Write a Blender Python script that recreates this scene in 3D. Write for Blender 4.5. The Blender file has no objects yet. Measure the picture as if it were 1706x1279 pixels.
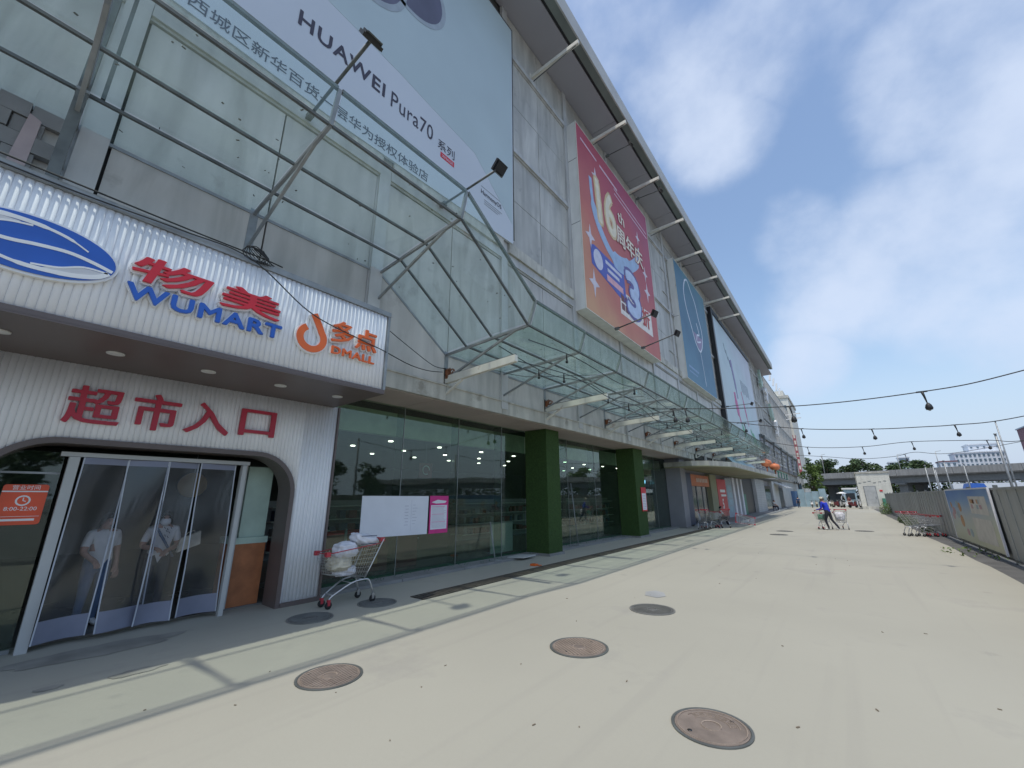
import bpy, bmesh, math, random
from mathutils import Vector, Matrix, noise
random.seed(7)
R = math.radians
sc = bpy.context.scene
col = sc.collection
# ---------------------------------------------------------------- camera
CH = 1.70
yaw, pitch, roll = 0.67077, 0.273545, -0.00595
cy, sy, cp, sp = math.cos(yaw), math.sin(yaw), math.cos(pitch), math.sin(pitch)
fw = Vector((-sy*cp, cy*cp, sp)); r0 = Vector((cy, sy, 0)); u0 = r0.cross(fw)
rr = r0*math.cos(roll)+u0*math.sin(roll); uu = -r0*math.sin(roll)+u0*math.cos(roll)
cd = bpy.data.cameras.new('camera'); cam = bpy.data.objects.new('camera', cd); col.objects.link(cam)
cam.matrix_world = Matrix(((rr.x,uu.x,-fw.x,0),(rr.y,uu.y,-fw.y,0),(rr.z,uu.z,-fw.z,CH),(0,0,0,1)))
cd.sensor_width = 36; cd.lens = 675/1706*36; cd.clip_start = .05; cd.clip_end = 3000
sc.camera = cam
# ---------------------------------------------------------------- world and sun
SUN = Vector((.060, -.325, 1.0)).normalized()
EL = math.asin(SUN.z); AZ = math.atan2(SUN.x, SUN.y)
w = bpy.data.worlds.new("World"); sc.world = w; w.use_nodes = True
nt = w.node_tree; N = nt.nodes; L = nt.links
for n in list(N): N.remove(n)
out = N.new('ShaderNodeOutputWorld'); bg = N.new('ShaderNodeBackground'); L.new(bg.outputs[0], out.inputs[0])
sky = N.new('ShaderNodeTexSky'); sky.sky_type = 'NISHITA'; sky.sun_disc = False
sky.sun_elevation = EL; sky.sun_rotation = AZ; sky.altitude = 50; sky.air_density = 1.25; sky.dust_density = 1.6; sky.ozone_density = 1.6
bg.inputs['Strength'].default_value = .15
tc = N.new('ShaderNodeTexCoord'); sep = N.new('ShaderNodeSeparateXYZ'); L.new(tc.outputs['Generated'], sep.inputs[0])
def wm(op, a, b=None, c=None):
    n = N.new('ShaderNodeMath'); n.operation = op
    for i, v in enumerate((a, b, c)):
        if v is None: continue
        if isinstance(v, (int, float)): n.inputs[i].default_value = v
        else: L.new(v, n.inputs[i])
    return n.outputs[0]
zz = wm('ADD', wm('MAXIMUM', sep.outputs[2], 0.0), .16)
cx_, cy_ = wm('DIVIDE', sep.outputs[0], zz), wm('DIVIDE', sep.outputs[1], zz)
cmb = N.new('ShaderNodeCombineXYZ'); L.new(cx_, cmb.inputs[0]); L.new(cy_, cmb.inputs[1])
mp = N.new('ShaderNodeMapping'); mp.inputs['Location'].default_value = (2.15, .55, 0); mp.inputs['Rotation'].default_value = (0, 0, R(-28)); mp.inputs['Scale'].default_value = (.95, .55, 1)
L.new(cmb.outputs[0], mp.inputs[0])
n1 = N.new('ShaderNodeTexNoise'); n1.inputs['Scale'].default_value = 1.25; n1.inputs['Detail'].default_value = 7; n1.inputs['Roughness'].default_value = .5; n1.inputs['Distortion'].default_value = .15
L.new(mp.outputs[0], n1.inputs[0])
cr = N.new('ShaderNodeValToRGB'); cr.color_ramp.elements[0].position = .47; cr.color_ramp.elements[0].color = (0, 0, 0, 1)
cr.color_ramp.elements[1].position = .74; cr.color_ramp.elements[1].color = (1, 1, 1, 1); cr.color_ramp.interpolation = 'EASE'
acc = None   # cumulus banks: soft direction-space lobes broken up by the noise
for (bx, by, bz, br_) in [(-0.173, 0.532, 0.829, 9), (-0.112, 0.647, 0.754, 10), (-0.079, 0.732, 0.677, 7), (0.007, 0.653, 0.758, 8), (0.245, 0.751, 0.613, 10), (0.288, 0.795, 0.533, 9), (0.186, 0.791, 0.582, 6), (0.144, 0.906, 0.397, 11), (0.23, 0.881, 0.414, 10), (0.062, 0.916, 0.397, 9), (0.012, 0.879, 0.477, 6), (0.238, 0.923, 0.303, 10), (-0.012, 0.969, 0.248, 5), (-0.222, 0.36, 0.906, 12), (0.14, 0.559, 0.817, 14)]:
    dpn = N.new('ShaderNodeVectorMath'); dpn.operation = 'DOT_PRODUCT'; L.new(tc.outputs['Generated'], dpn.inputs[0]); dpn.inputs[1].default_value = (bx, by, bz)
    m_ = N.new('ShaderNodeMapRange'); m_.interpolation_type = 'SMOOTHSTEP'; m_.inputs[1].default_value = math.cos(R(br_*1.15)); m_.inputs[2].default_value = 1; L.new(dpn.outputs['Value'], m_.inputs[0])
    acc = m_.outputs[0] if acc is None else wm('MAXIMUM', acc, m_.outputs[0])
n2_ = N.new('ShaderNodeTexNoise'); n2_.inputs['Scale'].default_value = 4.2; n2_.inputs['Detail'].default_value = 8; n2_.inputs['Roughness'].default_value = .55; L.new(tc.outputs['Generated'], n2_.inputs[0])
nn_ = wm('ADD', wm('MULTIPLY', n1.outputs['Fac'], .45), wm('MULTIPLY', n2_.outputs['Fac'], .55))
L.new(wm('ADD', nn_, wm('MULTIPLY_ADD', acc, .20, -.06)), cr.inputs[0])
fac = wm('MULTIPLY', cr.outputs[0], .80)
mx = N.new('ShaderNodeMix'); mx.data_type = 'RGBA'; L.new(fac, mx.inputs[0]); L.new(sky.outputs[0], mx.inputs[6]); mx.inputs[7].default_value = (3.75, 4.25, 5.2, 1)
hz = N.new('ShaderNodeMapRange'); hz.inputs[1].default_value = .0; hz.inputs[2].default_value = .34; hz.inputs[3].default_value = .85; hz.inputs[4].default_value = 0.; hz.interpolation_type = 'SMOOTHSTEP'; L.new(sep.outputs[2], hz.inputs[0])
hm = N.new('ShaderNodeMix'); hm.data_type = 'RGBA'; L.new(hz.outputs[0], hm.inputs[0]); L.new(mx.outputs[2], hm.inputs[6]); hm.inputs[7].default_value = (2.75, 3.35, 4.5, 1)
L.new(hm.outputs[2], bg.inputs[0])
sd = bpy.data.lights.new('sun', 'SUN'); sd.energy = 2.15; sd.angle = R(.8); sd.color = (1, .945, .85)
so = bpy.data.objects.new('sun', sd); col.objects.link(so); so.rotation_mode = 'QUATERNION'; so.rotation_quaternion = SUN.to_track_quat('Z', 'Y'); so.location = (0, -10, 60)
vs = sc.view_settings; vs.view_transform = 'Standard'; vs.look = 'None'; vs.exposure = 0.36; vs.gamma = 1; vs.use_curve_mapping = False
try:
    sc.cycles.transparent_max_bounces = 24; sc.cycles.max_bounces = 8
except Exception: pass

# ---------------------------------------------------------------- materials
def mat(name, c, rough=.6, metal=0, var=.12, scale=3, bump=0, bscale=None, streak=0, dirt=None, spec=.5, coat=0, objvar=0, smear=0, spots=False):
    m = bpy.data.materials.new(name); m.use_nodes = True; nt = m.node_tree; N = nt.nodes; L = nt.links
    b = N['Principled BSDF']; b.inputs['Roughness'].default_value = rough; b.inputs['Metallic'].default_value = metal
    b.inputs['Specular IOR Level'].default_value = spec; b.inputs['Coat Weight'].default_value = coat
    tc = N.new('ShaderNodeTexCoord')
    geo = N.new('ShaderNodeNewGeometry')
    n = N.new('ShaderNodeTexNoise'); n.inputs['Scale'].default_value = scale; n.inputs['Detail'].default_value = 6
    L.new(geo.outputs['Position'], n.inputs[0])
    mr = N.new('ShaderNodeMapRange'); mr.inputs[1].default_value = .3; mr.inputs[2].default_value = .7
    mr.inputs[3].default_value = 1-var; mr.inputs[4].default_value = 1+var; L.new(n.outputs['Fac'], mr.inputs[0])
    mu = N.new('ShaderNodeMix'); mu.data_type = 'RGBA'; mu.blend_type = 'MULTIPLY'; mu.inputs[0].default_value = 1
    mu.inputs[6].default_value = (*c, 1); L.new(mr.outputs[0], mu.inputs[7]); o = mu.outputs[2]
    if streak:
        mp = N.new('ShaderNodeMapping'); mp.inputs['Scale'].default_value = (3.2, 3.2, .45); L.new(geo.outputs['Position'], mp.inputs[0])
        n2 = N.new('ShaderNodeTexNoise'); n2.inputs['Scale'].default_value = 1; n2.inputs['Detail'].default_value = 5; L.new(mp.outputs[0], n2.inputs[0])
        m2 = N.new('ShaderNodeMapRange'); m2.inputs[1].default_value = .35; m2.inputs[2].default_value = .62; m2.inputs[3].default_value = 1-streak; m2.inputs[4].default_value = 1
        L.new(n2.outputs['Fac'], m2.inputs[0])
        x = N.new('ShaderNodeMix'); x.data_type = 'RGBA'; x.blend_type = 'MULTIPLY'; x.inputs[0].default_value = 1
        L.new(o, x.inputs[6]); L.new(m2.outputs[0], x.inputs[7]); o = x.outputs[2]
    if dirt:
        n3 = N.new('ShaderNodeTexNoise'); n3.inputs['Scale'].default_value = dirt[1]; n3.inputs['Detail'].default_value = 8; n3.inputs['Roughness'].default_value = .65
        L.new(geo.outputs['Position'], n3.inputs[0])
        m3 = N.new('ShaderNodeMapRange'); m3.inputs[1].default_value = dirt[2]; m3.inputs[2].default_value = dirt[2]+.1; m3.inputs[3].default_value = 0; m3.inputs[4].default_value = dirt[3]
        L.new(n3.outputs['Fac'], m3.inputs[0])
        x = N.new('ShaderNodeMix'); x.data_type = 'RGBA'; L.new(m3.outputs[0], x.inputs[0]); L.new(o, x.inputs[6]); x.inputs[7].default_value = (*dirt[0], 1); o = x.outputs[2]
    if objvar:
        oi = N.new('ShaderNodeObjectInfo'); m4 = N.new('ShaderNodeMapRange'); m4.inputs[3].default_value = 1-objvar; m4.inputs[4].default_value = 1+objvar*.6; L.new(oi.outputs['Random'], m4.inputs[0])
        x = N.new('ShaderNodeMix'); x.data_type = 'RGBA'; x.blend_type = 'MULTIPLY'; x.inputs[0].default_value = 1; L.new(o, x.inputs[6]); L.new(m4.outputs[0], x.inputs[7]); o = x.outputs[2]
    if smear:
        mp2 = N.new('ShaderNodeMapping'); mp2.inputs['Rotation'].default_value = (R(35), 0, 0); mp2.inputs['Scale'].default_value = (1, 1.6, .35); L.new(geo.outputs['Position'], mp2.inputs[0])
        n5 = N.new('ShaderNodeTexNoise'); n5.inputs['Scale'].default_value = .9; n5.inputs['Detail'].default_value = 6; n5.inputs['Distortion'].default_value = 1.2; L.new(mp2.outputs[0], n5.inputs[0])
        m5 = N.new('ShaderNodeMapRange'); m5.inputs[1].default_value = .47; m5.inputs[2].default_value = .64; m5.inputs[3].default_value = 0; m5.inputs[4].default_value = smear; L.new(n5.outputs['Fac'], m5.inputs[0])
        x = N.new('ShaderNodeMix'); x.data_type = 'RGBA'; L.new(m5.outputs[0], x.inputs[0]); L.new(o, x.inputs[6]); x.inputs[7].default_value = (.24, .235, .205, 1); o = x.outputs[2]
    if spots:
        vo = N.new('ShaderNodeTexVoronoi'); vo.inputs['Scale'].default_value = .8; L.new(geo.outputs['Position'], vo.inputs[0])
        n6 = N.new('ShaderNodeTexNoise'); n6.inputs['Scale'].default_value = 22; L.new(geo.outputs['Position'], n6.inputs[0])
        ma = N.new('ShaderNodeMath'); ma.operation = 'MULTIPLY_ADD'; ma.inputs[1].default_value = .10; L.new(n6.outputs['Fac'], ma.inputs[0]); L.new(vo.outputs['Distance'], ma.inputs[2])
        m6 = N.new('ShaderNodeMapRange'); m6.inputs[1].default_value = .07; m6.inputs[2].default_value = .13; m6.inputs[3].default_value = .45; m6.inputs[4].default_value = 0; L.new(ma.outputs[0], m6.inputs[0])
        x = N.new('ShaderNodeMix'); x.data_type = 'RGBA'; L.new(m6.outputs[0], x.inputs[0]); L.new(o, x.inputs[6]); x.inputs[7].default_value = (.24, .235, .21, 1); o = x.outputs[2]
        mp3 = N.new('ShaderNodeMapping'); mp3.inputs['Scale'].default_value = (6, .22, 1); L.new(geo.outputs['Position'], mp3.inputs[0])
        n7 = N.new('ShaderNodeTexNoise'); n7.inputs['Scale'].default_value = .6; n7.inputs['Detail'].default_value = 5; L.new(mp3.outputs[0], n7.inputs[0])
        m7 = N.new('ShaderNodeMapRange'); m7.inputs[1].default_value = .56; m7.inputs[2].default_value = .74; m7.inputs[3].default_value = 0; m7.inputs[4].default_value = .32; L.new(n7.outputs['Fac'], m7.inputs[0])
        x = N.new('ShaderNodeMix'); x.data_type = 'RGBA'; L.new(m7.outputs[0], x.inputs[0]); L.new(o, x.inputs[6]); x.inputs[7].default_value = (.27, .26, .23, 1); o = x.outputs[2]
    L.new(o, b.inputs['Base Color'])
    if bump:
        nb = N.new('ShaderNodeTexNoise'); nb.inputs['Scale'].default_value = bscale or scale*8; nb.inputs['Detail'].default_value = 5
        L.new(geo.outputs['Position'], nb.inputs[0])
        bp = N.new('ShaderNodeBump'); bp.inputs['Strength'].default_value = bump; bp.inputs['Distance'].default_value = .02
        L.new(nb.outputs['Fac'], bp.inputs['Height']); L.new(bp.outputs[0], b.inputs['Normal'])
    return m
def emit(name, c, s):
    m = bpy.data.materials.new(name); m.use_nodes = True; b = m.node_tree.nodes['Principled BSDF']
    b.inputs['Base Color'].default_value = (*c, 1); b.inputs['Emission Color'].default_value = (*c, 1); b.inputs['Emission Strength'].default_value = s
    return m
def glass(name, tint, film=0., filmc=(.5, .55, .52), refl=1., rough=.02, nscale=2., thresh=0.45, bump=.0):
    m = bpy.data.materials.new(name); m.use_nodes = True; nt = m.node_tree; N = nt.nodes; L = nt.links
    N.remove(N['Principled BSDF']); o = N['Material Output']
    tr = N.new('ShaderNodeBsdfTransparent'); tr.inputs[0].default_value = (*tint, 1)
    gl = N.new('ShaderNodeBsdfGlossy'); gl.inputs['Roughness'].default_value = rough; gl.inputs[0].default_value = (.93, .98, .96, 1)
    geo = N.new('ShaderNodeNewGeometry')
    nb = N.new('ShaderNodeTexNoise'); nb.inputs['Scale'].default_value = .8; L.new(geo.outputs['Position'], nb.inputs[0])
    bp = N.new('ShaderNodeBump'); bp.inputs['Strength'].default_value = .06+bump; bp.inputs['Distance'].default_value = .05; L.new(nb.outputs['Fac'], bp.inputs['Height']); L.new(bp.outputs[0], gl.inputs['Normal'])
    lw = N.new('ShaderNodeLayerWeight'); lw.inputs[0].default_value = .5
    pw = N.new('ShaderNodeMath'); pw.operation = 'POWER'; pw.inputs[1].default_value = 4.5; L.new(lw.outputs['Facing'], pw.inputs[0])
    ml = N.new('ShaderNodeMath'); ml.operation = 'MULTIPLY_ADD'; ml.inputs[1].default_value = .75*min(refl, 1.25); ml.inputs[2].default_value = .035*refl; L.new(pw.outputs[0], ml.inputs[0])
    mx = N.new('ShaderNodeMixShader'); L.new(ml.outputs[0], mx.inputs[0]); L.new(tr.outputs[0], mx.inputs[1]); L.new(gl.outputs[0], mx.inputs[2]); last = mx.outputs[0]
    if film:
        df = N.new('ShaderNodeBsdfDiffuse'); df.inputs[0].default_value = (*filmc, 1); tl = N.new('ShaderNodeBsdfTranslucent'); tl.inputs[0].default_value = (*filmc, 1)
        ad = N.new('ShaderNodeMixShader'); ad.inputs[0].default_value = .45; L.new(df.outputs[0], ad.inputs[1]); L.new(tl.outputs[0], ad.inputs[2])
        n = N.new('ShaderNodeTexNoise'); n.inputs['Scale'].default_value = nscale; n.inputs['Detail'].default_value = 7; L.new(geo.outputs['Position'], n.inputs[0])
        mr = N.new('ShaderNodeMapRange'); mr.inputs[1].default_value = .35; mr.inputs[2].default_value = .7; mr.inputs[3].default_value = film*.55; mr.inputs[4].default_value = film*1.6; L.new(n.outputs['Fac'], mr.inputs[0])
        m2 = N.new('ShaderNodeMixShader'); L.new(mr.outputs[0], m2.inputs[0]); L.new(last, m2.inputs[1]); L.new(ad.outputs[0], m2.inputs[2]); last = m2.outputs[0]
    L.new(last, o.inputs[0]); return m
M = {}
M['panel'] = mat('facade_panel', (.50, .49, .445), .38, .0, .12, .6, .05, 2, streak=.20, objvar=.12, smear=.45, dirt=((.16, .16, .145), 1.6, .60, .5))
M['panel2'] = mat('stained_panel', (.56, .54, .50), .42, .0, .10, .6, .06, 2, streak=.16, objvar=.10, smear=.4, dirt=((.22, .2, .18), 1.1, .60, .45))
M['pilaster'] = mat('pilaster_metal', (.50, .50, .485), .5, 0, .1, 1.2, .0, streak=.2)
M['back'] = mat('dark_backing', (.05, .052, .05), .8)
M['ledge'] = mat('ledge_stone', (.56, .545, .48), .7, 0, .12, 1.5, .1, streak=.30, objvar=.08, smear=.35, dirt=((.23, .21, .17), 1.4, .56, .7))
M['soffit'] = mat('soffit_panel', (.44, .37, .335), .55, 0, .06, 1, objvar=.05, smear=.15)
M['eave'] = mat('eave_soffit', (.33, .33, .37), .45, 0, .06, .4, dirt=((.33, .33, .28), .5, .66, .5))
M['fascia'] = mat('eave_fascia', (.16, .19, .18), .5, 0, .15, 1)
M['black'] = mat('black_paint', (.015, .016, .018), .4)
M['white'] = mat('white_paint', (.78, .78, .77), .4, var=.03)
M['ribw'] = mat('white_rib_cladding', (.83, .84, .86), .68, 0, .05, .8, .04, 6, streak=.08)
M['ribdk'] = mat('rib_backing', (.62, .62, .63), .6)
M['brown'] = mat('brown_metal_trim', (.12, .095, .088), .42, 0, .06, 2)
M['steel'] = mat('galvanised_steel', (.27, .285, .29), .45, .35, .2, 4, .05, dirt=((.20, .12, .07), 4, .68, .6))
M['dsteel'] = mat('dark_steel', (.12, .13, .125), .5, .3, .25, 5, dirt=((.16, .09, .05), 4, .66, .6))
M['cream'] = mat('cream_rusty_paint', (.70, .68, .60), .5, 0, .08, 2, .05, streak=.15, dirt=((.28, .10, .04), 2.2, .63, .8))
M['rust'] = mat('rusty_iron', (.20, .075, .035), .85, .1, .4, 12, .3)
M['conc'] = mat('plaza_concrete', (.345, .335, .28), .88, 0, .06, .28, .10, 24, dirt=((.27, .262, .235), .55, .57, .45), spots=True)
M['asph'] = mat('asphalt', (.10, .10, .098), .9, 0, .25, 1.2, .3, 60)
M['lot'] = mat('car_park_paving', (.20, .195, .18), .9, 0, .2, .3, .2, 30)
M['stone'] = mat('grey_stone', (.22, .22, .215), .75, 0, .15, 2, .15, 40)
M['drain'] = mat('cast_iron_drain', (.075, .068, .058), .7, .3, .3, 8)
M['iron'] = mat('rusty_cast_iron', (.30, .245, .20), .75, .25, .2, 5, .15, 60, dirt=((.14, .10, .08), 6, .55, .6))
M['irong'] = mat('grey_cast_iron', (.17, .175, .165), .7, .3, .2, 5, .15, 60)
M['iron_groove'] = mat('groove_shade_rusty_iron', (.20, .165, .14), .8, .2, .25, 6, .2, 60)  # rusty iron darkened to paint in shade between the raised ribs
M['irong_groove'] = mat('groove_shade_grey_iron', (.12, .12, .113), .8, .2, .25, 6, .2, 60)  # grey iron darkened the same way, as painted groove shade
M['turf'] = mat('artificial_turf', (.036, .078, .016), .95, 0, .35, 30, .9, 150)
M['turfd'] = mat('green_carpet', (.012, .10, .045), .95, 0, .3, 20, .6, 120)
M['fence'] = mat('hoarding_sheet', (.36, .375, .37), .55, .05, .10, .8, .06, 2, streak=.14, objvar=.16, smear=.3, dirt=((.32, .30, .26), 1.0, .58, .3))
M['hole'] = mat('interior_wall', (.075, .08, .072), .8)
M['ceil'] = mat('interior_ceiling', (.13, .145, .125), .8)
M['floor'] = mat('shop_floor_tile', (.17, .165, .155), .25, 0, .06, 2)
M['maroon'] = mat('maroon_panel', (.16, .035, .035), .5)
M['wood'] = mat('orange_wood', (.36, .13, .05), .5, 0, .2, 6)
M['palegreen'] = mat('pale_green_panel', (.42, .55, .47), .4)
M['red'] = mat('crimson_letter', (.42, .012, .035), .35, 0, .06)
M['signred'] = mat('sign_red', (.60, .016, .03), .35, 0, .05)
M['blue'] = mat('sign_blue', (.012, .095, .45), .3, 0, .06, spec=.6)
M['orange'] = mat('sign_orange', (.78, .14, .022), .35, 0, .05)
M['posterw'] = mat('poster_paper', (.74, .75, .80), .5, 0, .03)
M['pink'] = mat('poster_magenta', (.62, .03, .22), .5)
M['bbw'] = mat('banner_pale', (.55, .59, .64), .45, 0, .035, .35, .06, 1.2)
M['bbw2'] = mat('banner_pale_green', (.44, .53, .55), .45, 0, .04, .5, .05, 1.2)
M['ink'] = mat('banner_ink', (.04, .035, .055), .5)
M['lens'] = mat('banner_lens_print', (.10, .10, .15), .45, 0, .3, .6)
M['boxside'] = mat('billboard_box_side', (.74, .74, .70), .5, 0, .06, 1, .03, streak=.12, dirt=((.3, .35, .28), 1.0, .64, .5))
M['tyre'] = mat('black_rubber', (.018, .018, .018), .8)
M['chrome'] = mat('cart_chrome', (.55, .56, .57), .3, .85, .06)
M['cartred'] = mat('cart_red_plastic', (.42, .035, .05), .4)
M['sack'] = mat('woven_sack', (.66, .66, .70), .8, 0, .14, 7, .5, 9)
M['sack2'] = mat('beige_bag', (.52, .48, .38), .8, 0, .14, 7, .5, 9)
M['skin'] = mat('skin', (.45, .25, .17), .55, 0, .05)
M['hair'] = mat('black_hair', (.012, .010, .010), .5)
M['tee'] = mat('white_tee', (.72, .70, .66), .85, 0, .06, 10, .2, 12)
M['jeans'] = mat('blue_jeans', (.10, .15, .24), .9, 0, .15, 10)
M['dark'] = mat('dark_trousers', (.02, .021, .03), .9)
M['bluejkt'] = mat('blue_jacket', (.012, .035, .42), .8)
M['leaf'] = mat('leaf_dark', (.050, .085, .028), .7, 0, .45, .5)
M['leaf2'] = mat('leaf_light', (.10, .16, .035), .7, 0, .4, .5)
M['bark'] = mat('bark', (.10, .08, .06), .9, 0, .2, 5, .4)
M['beton'] = mat('viaduct_concrete', (.30, .30, .29), .85, 0, .12, .2, streak=.25)
M['betond'] = mat('viaduct_girder', (.16, .17, .17), .8)
M['kiosk'] = mat('kiosk_render', (.66, .65, .58), .8, 0, .07, .6, .1, streak=.12)
M['door'] = mat('grey_steel_door', (.42, .43, .42), .5)
M['apartw'] = mat('hazed_apartment_white', (.62, .66, .70), .8, 0, .05, .05)  # white with a slight blue distance haze put into the colour
M['apartg'] = mat('hazed_apartment_grey', (.38, .43, .48), .8, 0, .05, .05)  # grey, tinted blue to paint in distance haze
M['apartr'] = mat('apartment_maroon', (.19, .095, .11), .8, 0, .1, .05)
M['wind'] = mat('far_window', (.10, .15, .19), .2)
M['navy'] = mat('navy_panel', (.02, .04, .09), .4)
M['greyp'] = mat('shop_grey', (.22, .22, .24), .5, 0, .1, 1)
M['greyl'] = mat('shop_light_grey', (.42, .43, .42), .6, 0, .1, 1)
M['canopyu'] = mat('canopy_underside', (.30, .30, .19), .7, 0, .2, .5, dirt=((.18, .16, .08), 1, .55, .5))
M['shopred'] = mat('shop_red', (.55, .03, .035), .45, 0, .1, 1)
M['shoporg'] = mat('shop_orange', (.55, .17, .07), .5, 0, .15, 1)
M['greenf'] = mat('green_frame', (.06, .22, .15), .5)
M['tarp'] = mat('blue_tarp', (.08, .16, .30), .6, 0, .2, 1)
M['cyanp'] = mat('pale_blue_sheet', (.30, .42, .48), .6, 0, .15, 1)
M['lamp'] = mat('cable_black', (.018, .02, .022), .55)
M['bulb'] = mat('bulb_glass', (.25, .27, .27), .15)
M['signal'] = emit('downlight_on', (1, .97, .9), 5)
M['dlight'] = mat('downlight_off', (.62, .62, .60), .4)
M['glow'] = emit('blue_led', (.25, .6, 1), 2.2)
M['gstore'] = glass('storefront_glass', (.80, .89, .83), .035, (.26, .34, .27), refl=1.6)
M['gfin'] = glass('glass_fin', (.60, .74, .66), .05, (.3, .4, .33), refl=1)
M['gawn'] = glass('awning_glass', (.95, .99, .97), .045, (.36, .46, .42), refl=1.2, rough=.06, nscale=1.2)
M['gawn2'] = glass('dusty_awning_glass', (.91, .98, .95), .085, (.30, .44, .38), refl=1.2, rough=.1, nscale=2.5)
M['pvc'] = glass('pvc_curtain', (.90, .91, .94), .085, (.27, .28, .31), refl=1.2, rough=.15, nscale=2, bump=.4)
M['pvcb'] = mat('pvc_lilac_hem', (.19, .205, .27), .35, 0, .1)
M['pvce'] = mat('pvc_edge_band', (.42, .45, .50), .4)
M['carglass'] = mat('dark_car_glass', (.02, .025, .03), .1)
M['orglantern'] = mat('orange_lantern', (.62, .20, .09), .6)

def paint(name, stops, axis, lo, hi, rough=.5, noisy=.06):
    """printed colour gradient along a world axis (flat print)"""
    m = mat(name, (1, 1, 1), rough, 0, noisy, .5, .03, 1.5); nt = m.node_tree; N = nt.nodes; L = nt.links
    mu = [n for n in N if n.type == 'MIX'][0]
    geo = [n for n in N if n.type == 'NEW_GEOMETRY'][0]
    dp = N.new('ShaderNodeVectorMath'); dp.operation = 'DOT_PRODUCT'; dp.inputs[1].default_value = axis; L.new(geo.outputs['Position'], dp.inputs[0])
    nn = N.new('ShaderNodeTexNoise'); nn.inputs['Scale'].default_value = .45; nn.inputs['Detail'].default_value = 3; L.new(geo.outputs['Position'], nn.inputs[0])
    ad = N.new('ShaderNodeMath'); ad.operation = 'MULTIPLY_ADD'; ad.inputs[1].default_value = (hi-lo)*.45; L.new(nn.outputs['Fac'], ad.inputs[0]); L.new(dp.outputs['Value'], ad.inputs[2])
    mr = N.new('ShaderNodeMapRange'); mr.inputs[1].default_value = lo+(hi-lo)*.225; mr.inputs[2].default_value = hi+(hi-lo)*.225; L.new(ad.outputs[0], mr.inputs[0])
    cr = N.new('ShaderNodeValToRGB'); e = cr.color_ramp.elements
    while len(e) < len(stops): e.new(.5)
    for i, (p, c) in enumerate(stops): e[i].position = p; e[i].color = (*c, 1)
    L.new(mr.outputs[0], cr.inputs[0]); L.new(cr.outputs[0], mu.inputs[6]); return m

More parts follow.
